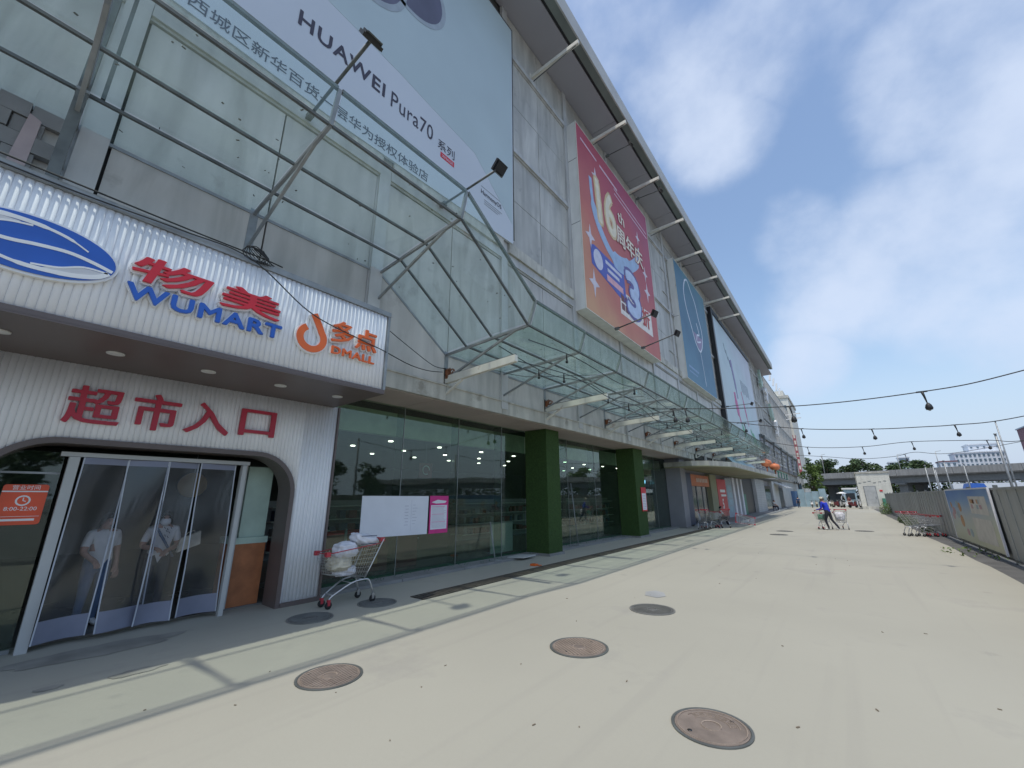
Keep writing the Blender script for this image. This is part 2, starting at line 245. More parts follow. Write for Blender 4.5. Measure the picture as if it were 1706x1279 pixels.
# ---------------------------------------------------------------- mesh helpers
class MB:
    def __init__(s): s.v = []; s.f = []; s.mi = []; s.m = 0; s.sm = []
    def add(s, vs, fs, smooth=False):
        b = len(s.v); s.v += [Vector(x) for x in vs]; s.f += [tuple(i+b for i in f) for f in fs]; s.mi += [s.m]*len(fs); s.sm += [smooth]*len(fs)
        return s
    def box(s, x0, y0, z0, x1, y1, z1):
        if x0 > x1: x0, x1 = x1, x0
        if y0 > y1: y0, y1 = y1, y0
        if z0 > z1: z0, z1 = z1, z0
        return s.add([(x0,y0,z0),(x1,y0,z0),(x1,y1,z0),(x0,y1,z0),(x0,y0,z1),(x1,y0,z1),(x1,y1,z1),(x0,y1,z1)],
              [(0,3,2,1),(4,5,6,7),(0,1,5,4),(1,2,6,5),(2,3,7,6),(3,0,4,7)])
    def bar(s, p, q, a, b=None, up=(0, 0, 1)):
        p = Vector(p); q = Vector(q); b = b or a; d = (q-p).normalized(); u = Vector(up)
        if abs(d.dot(u)) > .97: u = Vector((0, 1, 0)) if abs(d.y) < .9 else Vector((1, 0, 0))
        sx = d.cross(u).normalized()*a/2; uz = sx.cross(d).normalized()*b/2
        vs = [p-sx-uz, p+sx-uz, p+sx+uz, p-sx+uz, q-sx-uz, q+sx-uz, q+sx+uz, q-sx+uz]
        return s.add(vs, [(0,3,2,1),(4,5,6,7),(0,1,5,4),(1,2,6,5),(2,3,7,6),(3,0,4,7)])
    def tube(s, pts, r, n=6, closed=False, cap=True):
        pts = [Vector(p) for p in pts]; m = len(pts); rs = r if isinstance(r, (list, tuple)) else [r]*m; vs = []; pu = None
        for i, p in enumerate(pts):
            if closed: d = pts[(i+1) % m]-pts[i-1]
            else: d = pts[min(i+1, m-1)]-pts[max(i-1, 0)]
            d.normalize()
            if pu is None: u = d.orthogonal().normalized()
            else:
                u = pu-d*pu.dot(d); u = u.normalized() if u.length > 1e-5 else d.orthogonal().normalized()
            pu = u; v = d.cross(u)
            for k in range(n):
                a = 2*math.pi*k/n; vs.append(p+(u*math.cos(a)+v*math.sin(a))*rs[i])
        fs = []
        for i in range(m if closed else m-1):
            j = (i+1) % m
            for k in range(n): fs.append((i*n+k, i*n+(k+1) % n, j*n+(k+1) % n, j*n+k))
        if cap and not closed: fs += [tuple(range(n))[::-1], tuple((m-1)*n+k for k in range(n))]
        return s.add(vs, fs, n > 4)
    def lathe(s, c, prof, n=16, axis='z', smooth=True):
        c = Vector(c); vs = []
        for (r, h) in prof:
            for k in range(n):
                a = 2*math.pi*k/n; x, y = r*math.cos(a), r*math.sin(a)
                vs.append(c+(Vector((x, y, h)) if axis == 'z' else Vector((h, x, y)) if axis == 'x' else Vector((x, h, y))))
        m = len(prof); fs = [(i*n+k, i*n+(k+1) % n, (i+1)*n+(k+1) % n, (i+1)*n+k) for i in range(m-1) for k in range(n)]
        fs += [tuple(range(n))[::-1], tuple((m-1)*n+k for k in range(n))]
        return s.add(vs, fs, smooth)
    def prism(s, pts, x0, x1, axis='x'):
        """polygon in (y,z) extruded along x (or (x,z) along y, (x,y) along z)"""
        f = {'x': lambda a, b, h: (h, a, b), 'y': lambda a, b, h: (a, h, b), 'z': lambda a, b, h: (a, b, h)}[axis]
        n = len(pts); vs = [f(a, b, x0) for a, b in pts]+[f(a, b, x1) for a, b in pts]
        fs = [tuple(range(n)), tuple(range(2*n-1, n-1, -1))]+[(i, (i+1) % n, n+(i+1) % n, n+i) for i in range(n)]
        return s.add(vs, fs)
    def stroke(s, pts, wd, x0, x1, closed=False):
        """flat ribbon with width along (y,z) points, extruded in x"""
        P = [Vector(p) for p in pts]; m = len(P); Lf = []; Rt = []
        for i, p in enumerate(P):
            d = (P[(i+1) % m]-P[i-1]) if closed else (P[min(i+1, m-1)]-P[max(i-1, 0)])
            d.normalize(); nn = Vector((-d.y, d.x)); ww = (wd[i] if isinstance(wd, (list, tuple)) else wd)/2
            Lf.append(p+nn*ww); Rt.append(p-nn*ww)
        for i in range(m if closed else m-1):
            j = (i+1) % m; s.prism([tuple(Lf[i]), tuple(Lf[j]), tuple(Rt[j]), tuple(Rt[i])], x0, x1)
        return s
    def build(s, name, mats, parent=None, loc=None, local=False):
        if not isinstance(mats, (list, tuple)): mats = [mats]
        off = Vector(loc) if loc is not None else (Vector(parent['_o']) if parent is not None and '_o' in parent else Vector((0, 0, 0)))
        if local: off = Vector((0, 0, 0)); loc = None
        me = bpy.data.meshes.new(name); me.from_pydata([tuple(v-off) for v in s.v], [], s.f)
        for m in mats: me.materials.append(M[m] if isinstance(m, str) else m)
        me.polygons.foreach_set('material_index', s.mi); me.polygons.foreach_set('use_smooth', s.sm); me.update()
        bm = bmesh.new(); bm.from_mesh(me); bmesh.ops.recalc_face_normals(bm, faces=bm.faces); bm.to_mesh(me); bm.free()
        o = bpy.data.objects.new(name, me); col.objects.link(o)
        if parent is not None:
            o.parent = parent
            if loc is not None: o.location = Vector(loc)-Vector(parent.get('_o', (0, 0, 0)))
            o['_o'] = tuple(off)
        elif loc is not None: o.location = loc; o['_o'] = tuple(off)
        else: o['_o'] = (0., 0., 0.)
        return o
def tag(o, label, cat, group=None, kind=None):
    if label: o['label'] = label
    if cat: o['category'] = cat
    if group: o['group'] = group
    if kind: o['kind'] = kind
    return o
def thing(name, loc, label, cat, group=None):
    o = bpy.data.objects.new(name, None); col.objects.link(o); o.location = loc; o['_o'] = tuple(float(a) for a in loc)
    o.empty_display_size = .2; return tag(o, label, cat, group)
def struct(name, mb, m): o = mb.build(name, m); o['kind'] = 'structure'; return o
def copy_tree(o, parent=None):
    c = o.copy(); col.objects.link(c)
    if parent is not None: c.parent = parent
    for ch in list(o.children): copy_tree(ch, c)
    return c
def dup(o, loc, rz=0, label=None, scale=None, group=None):
    c = copy_tree(o); c.location = loc; c.rotation_euler = (0, 0, rz)
    if label: c['label'] = label
    if group: c['group'] = group
    if scale: c.scale = scale if isinstance(scale, (tuple, list)) else (scale,)*3
    return c
def glyphs(s, bold, shear, track):
    c = bpy.data.curves.new('lettering', 'FONT'); c.body = s; c.size = 1; c.extrude = .5; c.offset = bold; c.shear = shear; c.resolution_u = 3; c.space_character = track
    o = bpy.data.objects.new('lettering', c); col.objects.link(o); bpy.context.view_layer.update()
    dg = bpy.context.evaluated_depsgraph_get(); me = bpy.data.meshes.new_from_object(o.evaluated_get(dg))
    vs = [tuple(v.co) for v in me.vertices]; fs = [tuple(p.vertices) for p in me.polygons]
    bpy.data.objects.remove(o); bpy.data.curves.remove(c); bpy.data.meshes.remove(me); return vs, fs
def txt(mb, s, y, z, size, x, depth, bold=0., shear=0., wide=1., align='LEFT', track=1.0, fit=None):
    """adds lettering as solid geometry: reading direction +y, up +z, facing +x; bold is in em; fit=(y0,y1,z0,z1) of the plain glyph box"""
    if fit or align == 'CENTER':
        v0, _ = glyphs(s, 0, shear, track); a0, a1 = min(v[0] for v in v0), max(v[0] for v in v0); b0, b1 = min(v[1] for v in v0), max(v[1] for v in v0)
    vs, fs = glyphs(s, 0, shear, track)
    if bold:
        nv = len(vs); v0_ = vs; f0_ = fs; vs = list(v0_); fs = list(f0_); asp = ((fit[1]-fit[0])/(a1-a0))/((fit[3]-fit[2])/(b1-b0)) if fit else 1
        cjk = ord(s[0]) > 255; rings = [bold] if bold < .04 else [bold*.5, bold]
        n = 0
        for rb in rings:
            for q in range(8):
                n += 1; dx, dy = rb*math.cos(q*math.pi/4)/math.sqrt(asp)*(1.25 if cjk else 1), rb*math.sin(q*math.pi/4)*(.62 if cjk and rb < .04 else math.sqrt(asp)); k_ = 1-.02*n
                o_ = len(vs); vs += [(v[0]+dx, v[1]+dy, v[2]*k_) for v in v0_]; fs += [tuple(i+o_ for i in f) for f in f0_]
    if fit:
        ky = (fit[1]-fit[0])/(a1-a0); kz = (fit[3]-fit[2])/(b1-b0); mb.add([(x+v[2]*depth, fit[0]+(v[0]-a0)*ky, fit[2]+(v[1]-b0)*kz) for v in vs], fs)
    else:
        sh = -(a0+a1)/2 if align == 'CENTER' else 0
        mb.add([(x+v[2]*depth, y+(v[0]+sh)*size*wide, z+v[1]*size) for v in vs], fs)
    return mb
def arc(c, r, a0, a1, n=12, ry=None):
    ry = ry or r
    return [(c[0]+r*math.cos(R(a0+(a1-a0)*i/n)), c[1]+ry*math.sin(R(a0+(a1-a0)*i/n))) for i in range(n+1)]

# ================================================================ SETTING: ground
g = MB(); g.add([(-900,-700,0),(900,-700,0),(900,1500,0),(-900,1500,0)], [(0,1,2,3)]); struct('ground', g, 'lot')
# pale concrete plaza with an irregular cast edge on the fence side
edge = []; y = -14.
while y < 112:
    t = 2.42+.10*noise.noise((y*.22, 3, 0))+.05*noise.noise((y*1.1, 9, 0)); edge.append((t, y)); y += 1.1 if y < 60 else 6
g = MB(); vs = [(-8.0, -14, .006)]; 
rows = []
for (xx, yy) in edge: rows.append([(-8.0, yy, .006), (-3, yy, .006), (xx, yy, .006)])
vs = [p for r_ in rows for p in r_]; fs = [(3*i+k, 3*i+k+1, 3*i+k+4, 3*i+k+3) for i in range(len(rows)-1) for k in range(2)]
g = MB(); g.add(vs, fs); struct('plaza_pavement', g, 'conc')
g = MB(); g.box(2.0, -14, -.05, 3.6, 112, .0035); struct('asphalt_strip', g, 'asph')
# kerb and raised shop platform
g = MB(); g.prism([(-7.35, 26.6), (-5.75, 31.5), (-6.72, 68), (-6.9, 104), (-9, 104), (-9, 26.6)], .0, .11, 'z'); struct('shop_platform', g, 'stone')
g = MB(); g.prism([(-5.75, 31.5), (-5.60, 31.5), (-6.57, 68), (-6.72, 68)], .0, .12, 'z'); struct('kerb', g, 'ledge')
# stone sill course under the shop glazing, laid in separate slabs
sill = MB().box(-8.0, 4.02, .0, -7.99, 26, .02).build('stone_sill', 'stone'); sill['kind'] = 'structure'
sm = None
for i in range(12):
    a = 4.03+1.84*i
    s_ = MB().box(-8.12, a, .008, -7.62+random.uniform(-.004, .004), a+1.82, .066).build('stone_slab', 'stone', sill)
# thin dark gap line and small dirt strip
# drain channel with grating bars
dr = thing('drain_channel', (-6.2, 5.1, 0), 'long black slotted drain grating running along the shop front', 'drain')
MB().box(-6.36, 5.1, .0065, -6.05, 26.0, .010).build('channel_base', 'black', dr)
MB().box(-6.385, 5.1, .007, -6.35, 26.0, .022).box(-6.06, 5.1, .007, -6.025, 26.0, .022).build('frame_rail', 'drain', dr)
gb = MB()
y = 5.12
near = 0
barmesh = None
while y < 25.95:
    if near < 150:
        if barmesh is None:
            b0 = MB().box(-6.35, 0, .010, -6.06, .055, .020).build('grating_bar', 'drain', dr, loc=(-6.2, 0, 0)); barmesh = b0; b0.location = (0, y-5.1, 0)
        else:
            b1 = barmesh.copy(); col.objects.link(b1); b1.location = (0, y-5.1, 0)
        near += 1
    else: gb.box(-6.35, y, .010, -6.06, y+.055, .020)
    y += .085
o = gb.build('grating_bars', 'drain', dr); o['kind'] = 'stuff'

# manhole covers
def manhole(x, y, r, m, label, rot=0., ribs=True, text=None):
    t = thing('manhole_cover', (x, y, 0), label, 'manhole cover', 'manhole covers in the plaza')
    ring = MB().lathe((x, y, .004), [(r*1.06, .0), (r*1.06, .011), (r*.99, .012), (r*.975, .006)], 40, smooth=False).build('rim', 'dsteel' if m != 'irong' else 'irong', t)
    b0_ = MB().lathe((x, y, .005), [(r*.965, 0), (r*.965, .010)], 40, smooth=False).build('lid', M['iron_groove'] if m == 'iron' else M['irong_groove'], t); b = MB()
    c, s_ = math.cos(rot), math.sin(rot)
    def bar_(u0, v0, u1, v1, wd=.013, h=.009):
        P = lambda u, v: (x+u*c-v*s_, y+u*s_+v*c, .0165)
        b.bar(P(u0, v0), P(u1, v1), wd, h)
    if ribs:
        k = -r*.84
        while k < r*.84:
            h = math.sqrt(max(0, (r*.86)**2-k*k))
            bar_(k, -h, k, -.09 if abs(k) < .08 else h)
            if abs(k) < .08: bar_(k, .09, k, h)
            k += .036 if r > .3 else .034
    b.tube([(x+.07*math.cos(a), y+.07*math.sin(a), .0165) for a in [2*math.pi*i/16 for i in range(16)]], .006, 4, closed=True)
    b.tube([(x+r*.90*math.cos(a), y+r*.90*math.sin(a), .0165) for a in [2*math.pi*i/32 for i in range(32)]], .005, 4, closed=True)
    b.build('raised_ribs', m, t)
    if not ribs:
        b = MB()
        for rad in (.50, .74): b.tube([(x+r*rad*math.cos(R(a)), y+r*rad*math.sin(R(a)), .0165) for a in range(20, 161, 10)], .004, 4)
        for k in range(7):
            a = R(32+k*19); bx_, by_ = x+r*.62*math.cos(a), y+r*.62*math.sin(a)
            for q in range(3):
                dx = (q-1)*.014; b.bar((bx_+dx*math.cos(a)-.018*math.sin(a), by_+dx*math.sin(a)+.018*math.cos(a), .0165), (bx_+dx*math.cos(a)+.018*math.sin(a), by_+dx*math.sin(a)-.018*math.cos(a), .0165), .005, .004)
            b.bar((bx_-.022*math.cos(a), by_-.022*math.sin(a), .0165), (bx_+.022*math.cos(a), by_+.022*math.sin(a), .0165), .006, .004)
        b.build('raised_lettering', m, t)
    kh = MB()
    for a in (R(200)+rot, R(20)+rot): kh.lathe((x+r*.72*math.cos(a), y+r*.72*math.sin(a), .0155), [(.018, 0), (.018, .0022)], 8)
    kh.build('key_hole', 'black', t); return t
manhole(-1.11, 3.82, .272, 'iron', 'large rusty manhole cover with raised lettering at the lower right of the photo', R(35), False)
manhole(-4.31, 2.50, .296, 'iron', 'rusty ribbed manhole cover in the left foreground with a double rim', R(10))
manhole(-2.76, 4.71, .322, 'iron', 'plain brown ribbed manhole cover in the middle of the plaza', R(60))
manhole(-2.68, 6.86, .322, 'irong', 'grey smooth manhole cover beyond the brown ribbed one', R(70))
manhole(-6.50, 3.37, .30, 'irong', 'worn manhole cover half in shade in front of the ribbed cladding end', R(10))
manhole(-6.50, 4.50, .30, 'irong', 'shaded manhole cover under the rear wheels of the loaded cart', R(20))
manhole(-2.72, 25.3, .34, 'irong', 'far dark manhole cover, the farther of the close pair', R(20), False)
manhole(-2.72, 22.9, .34, 'irong', 'far dark manhole cover, the nearer of the close pair', R(20), False)
manhole(.38, 27.4, .36, 'irong', 'far dark manhole cover to the right of the person in blue', R(20), False)
# patches of damp, gum, twigs
dpm = mat('damp_concrete', (.25, .245, .215), .75, 0, .2, 3)
g = MB(); rn = random.Random(44)
for (cx0, cy0, ra, rb) in ((-7.15, 1.25, .26, .80), (-6.0, 1.35, .09, .22), (-6.15, .75, .06, .10)):
    pts = []
    for k in range(44):
        a = 2*math.pi*k/44; q = 1+.35*noise.noise((cx0*3+math.cos(a)*1.6, cy0+math.sin(a)*1.6, 1))+.12*noise.noise((math.cos(a)*6, cy0+math.sin(a)*6, 4)); pts.append((cx0+ra*q*math.cos(a), cy0+rb*q*math.sin(a)))
    g.prism(pts, .0105, .0115, 'z')
struct('damp_patch', g, dpm)
g = MB(); g.prism([(-3.12, 7.72), (-2.88, 7.66), (-2.80, 7.86), (-2.92, 8.12), (-3.10, 8.2), (-3.22, 8.0)], .0105, .0115, 'z')
struct('paint_patch', g, mat('grey_patch', (.30, .31, .31), .8))
tw = MB(); rnd = random.Random(3)
spots = [(-.2,3.1),(-.6,4.2),(-.9,6.2),(-2.2,3.0),(-3.4,2.9),(-3.0,3.9),(-1.9,3.2),(-3.6,3.4),(1.0,3.9),(1.4,6.4),(.5,7.8),(-4.4,1.7),(-4.9,1.2),(-2.9,2.2),(-.1,4.9),(-3.3,5.6),(-2.3,9.6)]
for k in range(26): spots.append((rnd.uniform(-6, 2), 1+rnd.random()**1.7*16))
for (x, y) in spots:
    a = rnd.uniform(0, 6.28); l = rnd.uniform(.006, .035); tw.bar((x, y, .010), (x+l*math.cos(a), y+l*math.sin(a), .011), rnd.uniform(.004, .012), .006)
tag(tw.build('dry_leaf_litter', mat('dry_leaf', (.17, .14, .10), .9)), 'tiny dry twigs and leaf bits scattered over the pale concrete', 'litter', kind='stuff')
b = thing('carton', (-6.62, 9.2, .01), 'small orange wrapper lying by the drain grating', 'litter')
MB().box(-6.70, 9.15, .01, -6.55, 9.30, .05).build('wrapper', 'orange', b); MB().box(-6.56, 9.22, .01, -6.45, 9.32, .03).build('flap', 'shoporg', b)

# ================================================================ THE STORE BUILDING
B = thing('department_store', (-6.9, 4.1, 0), 'long grey panelled department store with deep dark eaves along the plaza', 'building')
WX = -6.9; P0 = 4.1; BAY = 4.17
YEND = 104.2
# hidden core walls and roof
w = MB(); w.box(-7.35, -14, 3.98, -6.945, YEND, 19.2); w.box(-30, -14, 3.98, -7.35, -13.7, 19.2); w.box(-30, YEND-.3, 0, -7.35, YEND, 19.2); w.box(-30, -14, 0, -29.7, YEND, 19.2)
w.build('wall', 'back', B)
MB().box(-30, -14, 19.9, -6.0, 66, 20.1).box(-30, 66, 19.2, -6.85, YEND, 19.4).build('roof', 'fascia', B)
# panels: individual pieces
rowsz = [(4.24, 8.52, 'panel2'), (9.28, 11.08, 'panel'), (11.10, 12.92, 'panel'), (13.2, 15.12, 'panel'), (15.14, 17.08, 'panel'), (17.4, 19.12, 'panel')]
meshes = {}
for k in range(-2, 24):
    for h in range(2):
        ya = P0+BAY*k+(.17 if h == 0 else 2.095); wd = 1.90
        for ri, (z0, z1, mm) in enumerate(rowsz):
            if k < 1 and ri > 0: continue
            if 2 <= k <= 3 and 0 < ri < 5 : continue
            if 5.2 <= k <= 6.2 and 0 < ri < 5: continue
            if ri not in meshes:
                o = MB().box(-.03, 0, z0, .03, wd, z1).build('facade_panel', mm, B, local=True); meshes[ri] = o
            else:
                o = meshes[ri].copy(); col.objects.link(o)
            o.location = (random.uniform(-.004, .004), ya-4.1, 0)
            o.rotation_euler = (0, 0, R(random.uniform(-.12, .12)))
# pilasters, bands and cornices
pm = None
for k in range(-2, 25):
    yc = P0+BAY*k
    if pm is None: pm = MB().box(0, -.135, 4.0, .09, .135, 19.15).box(0, -.165, 4.0, .03, -.135, 19.15).build('pilaster', 'pilaster', B, local=True); o = pm
    else: o = pm.copy(); col.objects.link(o)
    o.location = (0, yc-4.1, 0)
bm_ = None
def bandpiece(z0, z1, d, nm, mt, k0, k1, skip=()):
    m0 = None
    for k in range(k0, k1):
        if k in skip: continue
        if m0 is None:
            bb = MB().box(-.02, .14, z0, d, BAY-.14, z1); bb.box(-.02, .14, z0-.05, d*.55, BAY-.14, z0); m0 = bb.build(nm, mt, B, local=True); o = m0
        else: o = m0.copy(); col.objects.link(o)
        o.location = (0, P0+BAY*k-4.1, 0)
bandpiece(8.60, 8.86, .10, 'cornice_band', 'pilaster', -2, 24)
bandpiece(8.88, 9.24, .17, 'cornice_band', 'ledge', -2, 24)
bandpiece(12.97, 13.14, .13, 'string_course', 'pilaster', 1, 24)
bandpiece(17.13, 17.33, .13, 'string_course', 'pilaster', 1, 24)
# narrow mullions on the far part of the facade
mm_ = None; y = 36.6
while y < 104:
    if mm_ is None: mm_ = MB().box(.03, -.035, 9.3, .08, .035, 19.1).build('mullion', 'pilaster', B, local=True); o = mm_
    else: o = mm_.copy(); col.objects.link(o)
    o.location = (0, y-4.1, 0); y += 1.0425
# wider transoms on the far part
for zz_ in (10.2, 14.2, 15.9, 18.2):
    MB().box(WX+.03, 24, zz_, WX+.075, 66, zz_+.05).build('transom', 'pilaster', B)
# eave
es = None; y = -14.
while y < 66:
    wdt = BAY
    if es is None: es = MB().box(-6.9, .01, 19.16, -5.62, BAY-.01, 19.26).build('eave_soffit_panel', 'eave', B, loc=(0, 0, 0)); o = es
    else: o = es.copy(); col.objects.link(o)
    o.location = (6.9, y-4.1, 0); y += BAY
MB().box(-6.9, -14, 19.262, -5.2, 66.2, 19.9).build('eave_core', 'fascia', B)
MB().box(-5.62, -14, 19.20, -5.50, 66.2, 19.27).build('eave_gutter', 'black', B)
MB().box(-5.50, -14, 19.12, -5.2, 66.2, 19.28).build('eave_lip', 'fascia', B)
MB().box(-5.20, -14, 19.10, -5.14, 66.2, 19.95).build('eave_edge_trim', 'greyl', B)
# ledge over the shop windows and its underside
lm = None
for i in range(-5, 12):
    a = 4.14+2.02*i
    if a > 26: break
    o = MB().box(-6.93, a+.006, 3.86, -6.83, a+2.014, 4.20).box(-6.93, a+.006, 4.20, -6.80, a+2.014, 4.235).build('ledge_panel', 'ledge', B)
for i in range(12):
    a = 4.02+1.9*i
    if a > 26: break
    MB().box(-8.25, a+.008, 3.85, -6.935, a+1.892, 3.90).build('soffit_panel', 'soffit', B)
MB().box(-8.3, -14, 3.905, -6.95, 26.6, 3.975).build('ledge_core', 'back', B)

# shop glazing
gz = [4.06, 6.0, 7.83, 9.67, 10.86]; gz2 = [11.68, 13.55, 15.72, 17.92]; gz3 = [19.1, 20.95, 22.8, 24.6]
for seg in (gz, gz2, gz3):
    for a, b_ in zip(seg, seg[1:]): MB().box(-8.112, a+.006, .07, -8.10, b_-.006, 3.845).build('glass_pane', 'gstore', B)
    for a in seg[1:-1]:
        MB().box(-8.40, a-.008, .07, -8.116, a+.008, 3.84).build('glass_fin', 'gfin', B)
        MB().box(-8.1155, a-.006, .07, -8.097, a+.006, 3.845).build('silicone_joint', 'steel', B)
MB().box(-8.35, 4.0, .07, -8.13, 25, .085).build('turf_strip', 'turfd', B)
# supermarket interior
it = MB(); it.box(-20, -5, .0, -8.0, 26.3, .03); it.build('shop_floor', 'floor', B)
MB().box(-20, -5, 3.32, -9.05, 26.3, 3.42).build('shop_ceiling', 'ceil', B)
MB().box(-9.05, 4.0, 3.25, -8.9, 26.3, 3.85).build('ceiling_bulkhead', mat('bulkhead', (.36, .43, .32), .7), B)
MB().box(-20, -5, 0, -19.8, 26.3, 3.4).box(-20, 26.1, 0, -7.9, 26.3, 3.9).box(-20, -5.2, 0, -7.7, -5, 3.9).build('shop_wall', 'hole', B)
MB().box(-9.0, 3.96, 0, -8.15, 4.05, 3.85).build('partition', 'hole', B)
i = 0
for x in (-10.2, -11.9, -13.6):
    for yy in [3.2+1.95*j+(x+10)*.1 for j in range(11)]:
        o = MB().lathe((x+random.uniform(-.05,.05), yy, 3.295), [(.07, .03), (.07, 0)], 10).build('ceiling_light', 'signal', B)
# two row of shelving, in the dark of the shop
def shelf(x, y0, y1, label):
    t = thing('store_shelf', (x, y0, 0), label, 'shelf', 'gondola shelves inside the supermarket')
    MB().box(x-.03, y0, .03, x+.03, y1, 1.65).build('back_panel', 'greyp', t)
    for z in (.25, .65, 1.05, 1.45): MB().box(x-.35, y0, z, x+.35, y1, z+.03).build('shelf_board', 'greyl', t)
    rn = random.Random(int(y0*10)); k = y0+.1; g = MB()
    while k < y1-.3:
        for z in (.28, .68, 1.08):
            wd = rn.uniform(.1, .3); g.m = rn.randint(0, 3); g.box(x+.05, k, z, x+.32, k+wd, z+rn.uniform(.12, .3))
        k += .33
    o = g.build('goods', ['maroon', 'navy', 'greyp', 'dsteel'], t); o['kind'] = 'stuff'
shelf(-13.2, 5.2, 10.5, 'shelf of goods deep behind the white board and pink poster'); shelf(-12.6, 12.2, 17.4, 'shelf of goods deep behind the glass between the green pillars'); shelf(-11.9, 19.6, 24.6, 'shelf of goods behind the farthest stretch of glass')
t = thing('checkout_counter', (-9.4, 5.2, 0), 'maroon checkout counter behind the glass by the loaded cart', 'counter')
MB().box(-9.7, 4.6, .03, -9.1, 7.4, .92).build('cabinet', 'maroon', t); MB().box(-9.75, 4.55, .92, -9.05, 7.45, .96).build('counter_top', 'signred', t)
MB().box(-9.095, 5.2, .2, -9.085, 6.2, .8).build('front_panel', 'wood', t)
t = thing('grey_stand', (-9.0, 10.0, 0), 'low grey board leaning inside the glass left of the near green pillar', 'board')
MB().box(-8.62, 9.75, .09, -8.58, 10.8, .95).build('board', 'greyl', t); MB().bar((-8.6, 9.9, .1), (-9.0, 9.9, .09), .03).bar((-8.6, 10.6, .1), (-9.0, 10.6, .09), .03).build('foot', 'steel', t)
# hand rail near entrance inside glass
t = thing('entrance_rail', (-8.5, 4.4, 0), 'bent grey tubular rail standing inside the glass beside the cladding', 'rail')
MB().tube([(-8.5, 4.3, .03), (-8.5, 4.3, .98), (-8.5, 4.36, 1.06), (-8.5, 4.6, 1.06)], .022, 8).build('tube', 'steel', t); MB().tube([(-8.45, 4.95, .03), (-8.45, 4.95, 1.08)], .03, 8).build('post', 'steel', t)
# inside round yellow shop sign / red sign
t = thing('hanging_sign', (-10, 8.2, 2.4), 'small square maroon sign hanging from the ceiling behind the glass', 'sign')
MB().box(-10.02, 8.05, 2.3, -9.98, 8.55, 2.75).build('board', 'maroon', t); MB().stroke(arc((8.3, 2.53), .13, 0, 300, 10), .03, -9.979, -9.972).build('symbol', 'greyl', t); MB().tube([(-10, 8.3, 2.75), (-10, 8.3, 3.32)], .006, 4).build('hanger', 'steel', t)
# white board and pink poster on the glass
t = thing('white_board', (-8.07, 5.9, .9), 'large blank white sheet taped to the shop glass, faint ruled notes', 'poster')
MB().prism([(5.04, .90), (6.84, .87), (6.85, 1.75), (5.03, 1.755)], -8.092, -8.082).build('sheet', 'posterw', t)
g = MB(); g.box(-8.0815, 6.34, .98, -8.081, 6.346, 1.66)
for k in range(7): g.box(-8.0815, 6.15+(k % 2)*.02, 1.1+k*.07, -8.081, 6.26, 1.113+k*.07); g.box(-8.0815, 6.38, 1.12+k*.07, -8.081, 6.46+(k % 3)*.03, 1.13+k*.07)
g.build('faint_notes', mat('faint_ink', (.48, .48, .55), .6), t)
t = thing('pink_poster', (-8.07, 7.2, .9), 'pink bordered paper notice on the shop glass right of the white board', 'poster')
MB().box(-8.092, 6.9, .865, -8.084, 7.51, 1.755).build('sheet', 'pink', t); MB().box(-8.0835, 6.94, .96, -8.0825, 7.47, 1.53).build('text_area', 'posterw', t)
g = MB()
for k in range(20):
    z = 1.50-k*.026; g.m = 1 if k % 7 == 0 else 0; g.box(-8.082, 6.97, z-.008, -8.0812, 6.97+random.uniform(.38, .47), z)
g.m = 2; g.prism([(6.95, 1.60), (7.15, 1.66), (7.45, 1.63), (7.4, 1.58), (7.1, 1.57)], -8.0835, -8.082)
g.build('print', [mat('faint_print', (.5, .42, .48), .6), 'pink', 'posterw'], t)
# pillars
def pillar(y0, y1, m, label):
    t = thing('turf_pillar' if m == 'turf' else 'dark_pillar', (-7.25, y0, 0), label, 'pillar', 'square pillars along the shop glass')
    MB().box(-8.09, y0, .07, -7.25, y1, 3.845).build('shaft', m, t)
    g = MB(); rn = random.Random(int(y0))
    for k in range(2600):
        z = rn.uniform(.08, 3.83); 
        if rn.random() < .62: p = Vector((-7.25, rn.uniform(y0, y1), z)); d = Vector((rn.uniform(.5, 1), rn.uniform(-.6, .6), rn.uniform(-.9, .3)))
        else: p = Vector((rn.uniform(-8.05, -7.25), y0, z)); d = Vector((rn.uniform(-.6, .6), -rn.uniform(.5, 1), rn.uniform(-.9, .3)))
        d *= .022; s_ = Vector((0, 0, 0)); s_ = d.cross(Vector((rn.random(), rn.random(), rn.random()))).normalized()*.004
        g.add([p-s_, p+s_, p+d], [(0, 1, 2)])
    if m == 'turf': o = g.build('turf_blades', m, t); o['kind'] = 'stuff'
    MB().box(-8.1, y0-.04, .0, -7.20, y1+.04, .075).build('plinth', 'stone', t)
    return t
pillar(10.88, 11.64, 'turf', 'nearer square pillar wrapped in bright green artificial turf')
pillar(17.95, 19.02, 'turf', 'farther square pillar wrapped in green artificial turf with a red notice')
pillar(24.65, 25.6, 'greyp', 'dark grey pillar at the far end of the shop glass')
t = thing('red_notice', (-7.22, 18.8, 1), 'red bordered paper notice on the farther green pillar', 'notice')
MB().box(-7.228, 18.42, 1.08, -7.215, 18.98, 2.12).build('sheet', 'signred', t); MB().box(-7.214, 18.47, 1.14, -7.212, 18.93, 1.86).build('text_area', 'posterw', t)
g = MB(); 
for k in range(9): g.box(-7.2115, 18.52, 1.76-k*.07, -7.2105, 18.88, 1.78-k*.07)
g.build('print', mat('faint_print2', (.45, .35, .36), .6), t)
